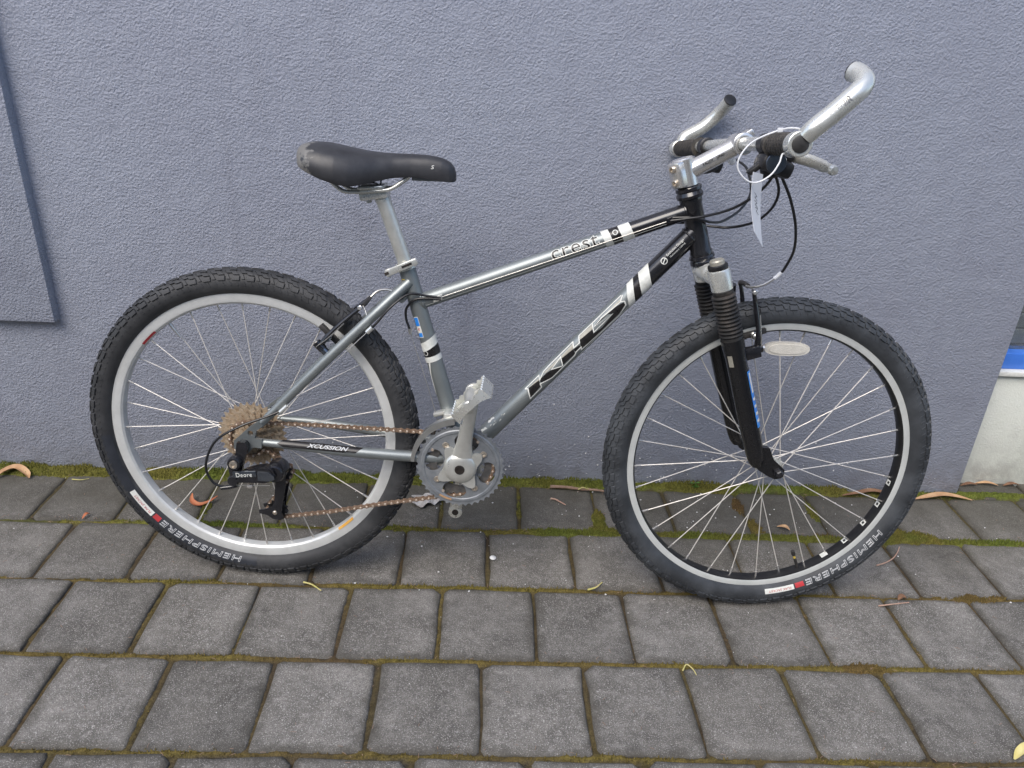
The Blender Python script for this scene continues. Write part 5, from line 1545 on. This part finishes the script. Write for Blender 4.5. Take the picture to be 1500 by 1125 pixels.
# resample the closed loop at the pitch
seg = [(cp[(i + 1) % len(cp)] - cp[i]).length for i in range(len(cp))]
tot = sum(seg); nl = int(round(tot / PITCH)); nl -= nl % 2
step = tot / nl
pins = []
i, acc = 0, 0.0
for k in range(nl):
    tgt = k * step
    while acc + seg[i] < tgt: acc += seg[i]; i += 1
    t = (tgt - acc) / seg[i]
    pins.append(cp[i].lerp(cp[(i + 1) % len(cp)], t))
ch = MB()
for k in range(nl):
    a, b = pins[k], pins[(k + 1) % nl]
    d = (b - a).normalized(); nrm = Vector((-d.y, d.x))
    half = (b - a).length / 2
    outer = k % 2 == 0
    ol = []
    for q in range(16):
        an = 2 * PI * q / 16
        x = math.cos(an); y = math.sin(an)
        ol.append(((half * (1 if x > 0 else -1) if abs(x) > 0.05 else 0) + 0.0042 * x, 0.0044 * y * (1.0 if abs(x) > 0.3 else 0.52)))
    mid = (a + b) / 2
    for sgn in (1, -1):
        wv = 0.0435 + sgn * (0.0032 if outer else 0.0022)
        ch.plate(ol, [], 0.0010, P(mid.x, mid.y, wv), P(d.x, d.y), P(nrm.x, nrm.y))
    ch.lathe([(0.0390, 0.0034), (0.0480, 0.0034)], P(a.x, a.y), W, 8)
    ch.lathe([(0.0395, 0.0024), (0.0480, 0.0024), (0.0486, 0.0016)], P(a.x, a.y), W, 8, 1)
ch.build('chain', [M['rust'], M['chain_pin']], bike, 30)

# ================================================================== TAG AND LITTER
tagp = empty('paper_tag', None)
tagp.matrix_world = Matrix.LocRotScale(Vector((-0.4537, 1.3105, -0.0016)), bike.rotation_euler.to_quaternion(), None)
tag(tagp, 'white paper tag on a nylon tie hanging from the near grip', 'tag')
V, F = [], []
ca, cb, cc, cd = P(0.8355, 0.9040, 0.278), P(0.8555, 0.9000, 0.258), P(0.8745, 0.7955, 0.2505), P(0.8505, 0.8215, 0.277)
nn_ = (cb - ca).cross(cd - ca).normalized()
for i in range(11):
    t = i / 10
    a = ca.lerp(cd, t); b = cb.lerp(cc, t)
    bow = nn_ * (0.004 * math.sin(PI * t))
    for q in (a + bow, b + bow, b + bow - nn_ * 0.0006, a + bow - nn_ * 0.0006): V.append(q)
for i in range(10):
    for k in range(4):
        k2 = (k + 1) % 4; F.append((i * 4 + k, i * 4 + k2, i * 4 + 4 + k2, i * 4 + 4 + k))
F += [(0, 1, 2, 3), (43, 42, 41, 40)]
card = MB().add(V, F).build('card', M['paper'], tagp, 40)
# scribbled number running down the card
for pts in ([(0.30, 0.30), (0.55, 0.34), (0.35, 0.37), (0.62, 0.40)], [(0.32, 0.42), (0.60, 0.43), (0.40, 0.47), (0.66, 0.49)], [(0.40, 0.52), (0.68, 0.50), (0.52, 0.56), (0.74, 0.58)]):
    for sd_ in (1, -1):
        bm = stroke2d([(x * 0.03, y * 0.1) for x, y in pts], 0.0011)
        def on_card(x, y, sd_=sd_):
            s_, t = x / 0.03, y / 0.1
            return ca.lerp(cd, t).lerp(cb.lerp(cc, t), s_) + nn_ * (0.004 * math.sin(PI * t) + (0.0004 if sd_ > 0 else -0.0010))
        map2d(bm, on_card, 'handwriting', M['ink'], card)
tie = spline(PL([(0.9000, 0.9620, 0.268), (0.884, 0.9645, 0.272), (0.863, 0.9605, 0.276), (0.830, 0.945, 0.280), (0.8135, 0.926, 0.285), (0.812, 0.908, 0.285), (0.826, 0.893, 0.285), (0.842, 0.8905, 0.284), (0.859, 0.901, 0.283), (0.869, 0.917, 0.280), (0.874, 0.930, 0.274), (0.889, 0.926, 0.262), (0.906, 0.936, 0.258), (0.909, 0.952, 0.262), (0.9000, 0.9620, 0.268)]), 6)
MB().tube(tie, 0.0012, 8, False, 0, (1.0, 1.0)).build('nylon_tie', M['white_plastic'], tagp)
MB().rbox(P(0.864, 0.9608, 0.2762), P(1, 0.12), EV, W, (0.0035, 0.0030, 0.0028), 0.0008).build('tie_head', M['white_plastic'], tagp)

def leaf(name, pts, width, mat, label, curl=0.3, cat='leaf', tw=0.0, group=None):
    """a curved blade along pts (x, y, z), pointed at both ends"""
    path = spline([Vector(p) for p in pts], 6)
    n = len(path); V, F = [], []
    for i, p in enumerate(path):
        t = i / (n - 1)
        T = (path[min(n - 1, i + 1)] - path[max(0, i - 1)]).normalized()
        side = T.cross(Vector((0, 0, 1)))
        side = side.normalized() if side.length > 1e-4 else Vector((0, 1, 0))
        up = side.cross(T)
        hw = width * 0.5 * (math.sin(PI * min(1, max(0, 0.04 + 0.93 * t))) ** 0.8)
        for q in (-1, -0.5, 0, 0.5, 1):
            V.append(p + side * (hw * q) + up * (curl * hw * (q * q) + tw * hw * q * (t - 0.5)))
        for q in (1, 0.5, 0, -0.5, -1):
            V.append(p + side * (hw * q) + up * (curl * hw * (q * q) + tw * hw * q * (t - 0.5) - 0.0005))
    for i in range(n - 1):
        for k in range(10):
            k2 = (k + 1) % 10; F.append((i * 10 + k, i * 10 + k2, i * 10 + 10 + k2, i * 10 + 10 + k))
    F.append(tuple(range(10))); F.append(tuple((n - 1) * 10 + k for k in range(9, -1, -1)))
    return tag(MB().add(V, F).build(name, M[mat], None, 50), label, cat, group)

def stick(name, pts, r, mat, label, cat='twig', group=None):
    path = spline([Vector(p) for p in pts], 5); n = len(path)
    return tag(MB().tube(path, [r * (1.05 - 0.45 * i / n + 0.12 * math.sin(i * 2.1)) for i in range(n)], 8).build(name, M[mat]), label, cat, group)

leaf('dry_leaf', [(-1.222, 1.630, 0.003), (-1.206, 1.655, 0.010), (-1.180, 1.667, 0.014), (-1.150, 1.655, 0.006), (-1.138, 1.642, 0.002)], 0.020, 'leaf_tan', 'curled tan leaf by the wall left of the rear wheel', 0.7)
leaf('orange_leaf', [(-0.706, 1.578, 0.013), (-0.700, 1.556, 0.005), (-0.680, 1.543, 0.003), (-0.660, 1.552, 0.005), (-0.643, 1.574, 0.010)], 0.014, 'leaf_orange', 'curved orange leaf lying behind the rear wheel spokes', 0.45, tw=0.5)
leaf('eucalyptus_leaf', [(0.975, 1.664, 0.004), (1.020, 1.671, 0.008), (1.060, 1.678, 0.011), (1.105, 1.676, 0.006), (1.150, 1.680, 0.004)], 0.016, 'leaf_brown', 'long brown leaf against wall behind the front rim', 0.6)
leaf('eucalyptus_leaf', [(1.168, 1.656, 0.004), (1.205, 1.664, 0.007), (1.250, 1.673, 0.009), (1.292, 1.671, 0.006), (1.330, 1.660, 0.003)], 0.019, 'leaf_tan', 'long tan leaf lying at the wall corner', 0.4)
leaf('yellow_leaf', [(0.930, 0.862, 0.003), (0.946, 0.874, 0.006), (0.968, 0.884, 0.008), (0.990, 0.884, 0.005)], 0.015, 'leaf_yellow', 'small yellow leaf on paving at bottom right corner', 0.5)
for i, (x, y, a, l, m_, lb) in enumerate(((1.365, 1.735, 0.1, 0.05, 'leaf_brown', 'short brown leaf at pale wall foot nearest the corner'), (1.420, 1.742, -0.15, 0.06, 'leaf_tan', 'pale tan leaf in the litter along the pale wall'),
                                    (1.490, 1.741, 0.1, 0.05, 'leaf_brown', 'brown leaf along pale wall foot beyond the tan leaf'))):
    leaf('dead_leaf', [(x - l / 2, y - math.sin(a) * l / 2, 0.003), (x, y, 0.008), (x + l / 2, y + math.sin(a) * l / 2, 0.004)], 0.012, m_, lb, 0.6, group='leaves along the pale wall')
leaf('dead_leaf', [(0.925, 1.258, 0.002), (0.935, 1.263, 0.006), (0.946, 1.262, 0.003)], 0.012, 'leaf_brown', 'tiny brown leaf in mossy joint right of front tyre', 0.8)
leaf('dead_leaf', [(0.745, 1.515, 0.004), (0.760, 1.505, 0.010), (0.772, 1.500, 0.005)], 0.013, 'leaf_tan', 'tiny tan leaf on moss seen through front spokes', 0.6)
leaf('dead_leaf', [(0.408, 1.468, 0.004), (0.422, 1.472, 0.006), (0.433, 1.470, 0.004)], 0.009, 'leaf_tan', 'small tan leaf scrap on moss left of front tyre', 0.6)
leaf('dead_leaf', [(-0.925, 1.475, 0.003), (-0.920, 1.487, 0.008), (-0.916, 1.494, 0.004)], 0.008, 'leaf_orange', 'tiny orange leaf scrap on paving left of the rear tyre', 0.6)
stick('twig', [(0.190, 1.664, 0.006), (0.230, 1.662, 0.007), (0.275, 1.655, 0.006), (0.305, 1.653, 0.007), (0.336, 1.648, 0.006)], 0.0042, 'twig', 'straight brown twig beside mossy wall foot left of front tyre')
stick('twig', [(0.188, 1.613, 0.003), (0.200, 1.608, 0.004), (0.212, 1.598, 0.003), (0.224, 1.586, 0.003)], 0.0022, 'pink_stalk', 'small pinkish twig on paver between the wheels')
stick('stalk', [(0.932, 1.374, 0.003), (0.958, 1.384, 0.004), (0.985, 1.402, 0.004), (1.006, 1.424, 0.005), (1.022, 1.446, 0.004)], 0.0016, 'pink_stalk', 'bent pale stalk on paver right of front tyre', 'stalk')
stick('stalk', [(0.872, 1.238, 0.002), (0.905, 1.242, 0.004), (0.945, 1.250, 0.003)], 0.0015, 'pink_stalk', 'thin pinkish stalk along joint right of front tyre', 'stalk')
stick('stalk', [(0.244, 1.266, 0.004), (0.262, 1.272, 0.006), (0.278, 1.291, 0.004)], 0.0020, 'straw', 'yellow stalk in joint below the front tyre', 'stalk')
stick('stalk', [(-0.364, 1.270, 0.004), (-0.345, 1.262, 0.005), (-0.322, 1.246, 0.003)], 0.0018, 'straw', 'yellow-green stalk on paver below the rear tyre', 'stalk')
stick('stalk', [(0.400, 1.045, 0.003), (0.410, 1.058, 0.006), (0.420, 1.047, 0.005), (0.424, 1.035, 0.003)], 0.0013, 'straw', 'hooked pale stalk in paving joint near bottom centre', 'stalk')
stick('stalk', [(0.262, 1.648, 0.010), (0.275, 1.653, 0.013), (0.290, 1.650, 0.010)], 0.0015, 'straw', 'small bent yellow stalk resting on the brown twig', 'stalk')
stick('stalk', [(-1.030, 1.640, 0.003), (-1.005, 1.634, 0.006), (-0.990, 1.645, 0.003)], 0.0012, 'straw', 'curly pale stalk on paver at left by the wall', 'stalk')
stick('stalk', [(-0.875, 1.575, 0.002), (-0.862, 1.582, 0.005), (-0.850, 1.572, 0.003)], 0.0012, 'straw', 'tiny curled stalk on paver left of the rear tyre', 'stalk')

# torn scrap of wet paper under the chain
rnd = random.Random(5)
out = []
for k in range(26):
    a = 2 * PI * k / 26
    out.append((0.036 * math.cos(a) * (0.75 + 0.5 * rnd.random()), 0.026 * math.sin(a) * (0.7 + 0.6 * rnd.random())))
V, F = [], []
rings = 6
for top in (1, 0):
    for j in range(rings, -1, -1):
        for k, (x, y) in enumerate(out):
            s_ = j / rings
            z = 0.006 + 0.010 * (vnoise(x * s_, y * s_, 70, 4) - 0.3) + 0.004 * math.sin(x * s_ * 160 + 1) * s_
            V.append((-0.130 + x * s_, 1.588 + y * s_, max(0.001, float(z)) + (0.0007 if top else 0)))
n = len(out)
for top in (0, 1):
    b = top * (rings + 1) * n
    for j in range(rings):
        for k in range(n):
            k2 = (k + 1) % n; F.append((b + j * n + k, b + j * n + k2, b + (j + 1) * n + k2, b + (j + 1) * n + k))
for k in range(n):
    k2 = (k + 1) % n; F.append((k, k2, (rings + 1) * n + k2, (rings + 1) * n + k))
tag(MB().add(V, F).build('paper_scrap', M['torn_paper'], None, 40), 'torn white paper scrap on paving below the chain', 'paper')

# small green weed at the foot of the wall
wd = empty('weed', None, (0.575, 1.680, 0.0)); tag(wd, 'tiny green weed at wall foot behind the front wheel', 'plant')
MB().tube(spline([(0, 0, -0.004), (0.002, -0.003, 0.012), (0.001, -0.006, 0.022)], 4), 0.0008, 6).build('stem', M['weed'], wd)
for k in range(7):
    a = k * 2.4; h = 0.006 + 0.003 * k; l = 0.013
    d = Vector((math.cos(a), -abs(math.sin(a)) * 0.8, 0.45))
    p0 = Vector((0.001, -0.004, h))
    pts = [p0, p0 + d * l * 0.5 + Vector((0, 0, 0.002)), p0 + d * l]
    pth = spline(pts, 3); V, F = [], []
    for i, p in enumerate(pth):
        t = i / (len(pth) - 1); hw = 0.0035 * math.sin(PI * (0.1 + 0.85 * t)); sd_ = Vector((-math.sin(a), math.cos(a), 0))
        V += [p - sd_ * hw, p + Vector((0, 0, -0.0006)), p + sd_ * hw]
    for i in range(len(pth) - 1):
        for q in (0, 1): F.append((i * 3 + q, i * 3 + q + 1, i * 3 + q + 4, i * 3 + q + 3))
    MB().add(V, F).build('leaf', M['weed'], wd, 60)

# pebble and flecks of white paint
pm = MB(); pm.lathe([(0.0, 0.0), (0.001, 0.006), (0.003, 0.0078), (0.005, 0.006), (0.0062, 0.0)], (0.039, 1.369, -0.0005), (0.05, 0.0, 1), 9)
tag(pm.build('pebble', M['fleck'], None, 70), 'pale round pebble on paver between the wheels', 'pebble')
mb = MB()
def fleck(c, ex, ey, nrm, s):
    k = rnd.randint(4, 6); a0 = rnd.uniform(0, 6)
    pts = [c + ex * (s * math.cos(a0 + 2 * PI * i / k) * rnd.uniform(0.6, 1.2)) + ey * (s * math.sin(a0 + 2 * PI * i / k) * rnd.uniform(0.5, 1.1)) for i in range(k)]
    mb.add([p + nrm * 0.0012 for p in pts] + [p for p in pts], [tuple(range(k))] + [(i, (i + 1) % k, k + (i + 1) % k, k + i) for i in range(k)])
for i in range(150):
    x = rnd.gauss(0.30, 0.55); y = 1.66 - abs(rnd.gauss(0, 0.30))
    if y < 0.75: continue
    if -1.3 < x < 1.4: fleck(Vector((x, y, 0.0008)), Vector((1, 0, 0)), Vector((0, 1, 0)), Vector((0, 0, 1)), rnd.choice((0.0007, 0.0009, 0.0012, 0.0022) if y > 1.25 else (0.0007, 0.0009, 0.0010)))
for i in range(150):
    x = rnd.gauss(0.40, 0.38); z = 0.004 + abs(rnd.gauss(0, 0.075))
    if -1.2 < x < 1.28: fleck(Vector((x, WALL_Y - 0.0002, z)), Vector((1, 0, 0)), Vector((0, 0, 1)), Vector((0, -1, 0)), rnd.choice((0.0008, 0.0010, 0.0013, 0.0022)))
tag(mb.build('paint_flecks', M['fleck'], None, smooth=False), 'scattered white paint flecks on paving and wall foot', 'paint flecks', kind='stuff')
mb = MB()
for i in range(900):
    x = rnd.uniform(-1.3, 1.4); r_ = rnd.choice((0, 0, 0, 0, 1, 1, 2, 3, 4))
    y = ROWS[r_] + rnd.gauss(0, 0.012) if rnd.random() < 0.7 else rnd.uniform(0.7, 1.67)
    if y > 1.685: continue
    a = rnd.uniform(0, PI); l = rnd.uniform(0.0015, 0.005); c = Vector((x, y, 0.0012 + rnd.random() * 0.002))
    d = Vector((math.cos(a), math.sin(a), rnd.uniform(-0.2, 0.2)))
    mb.tube([c - d * l, c + d * l * 0.1 + Vector((0, 0, 0.001)), c + d * l], 0.00045, 4)
tag(mb.build('plant_debris', M['twig'], None), 'fine dry plant debris scattered over joints', 'debris', kind='stuff')
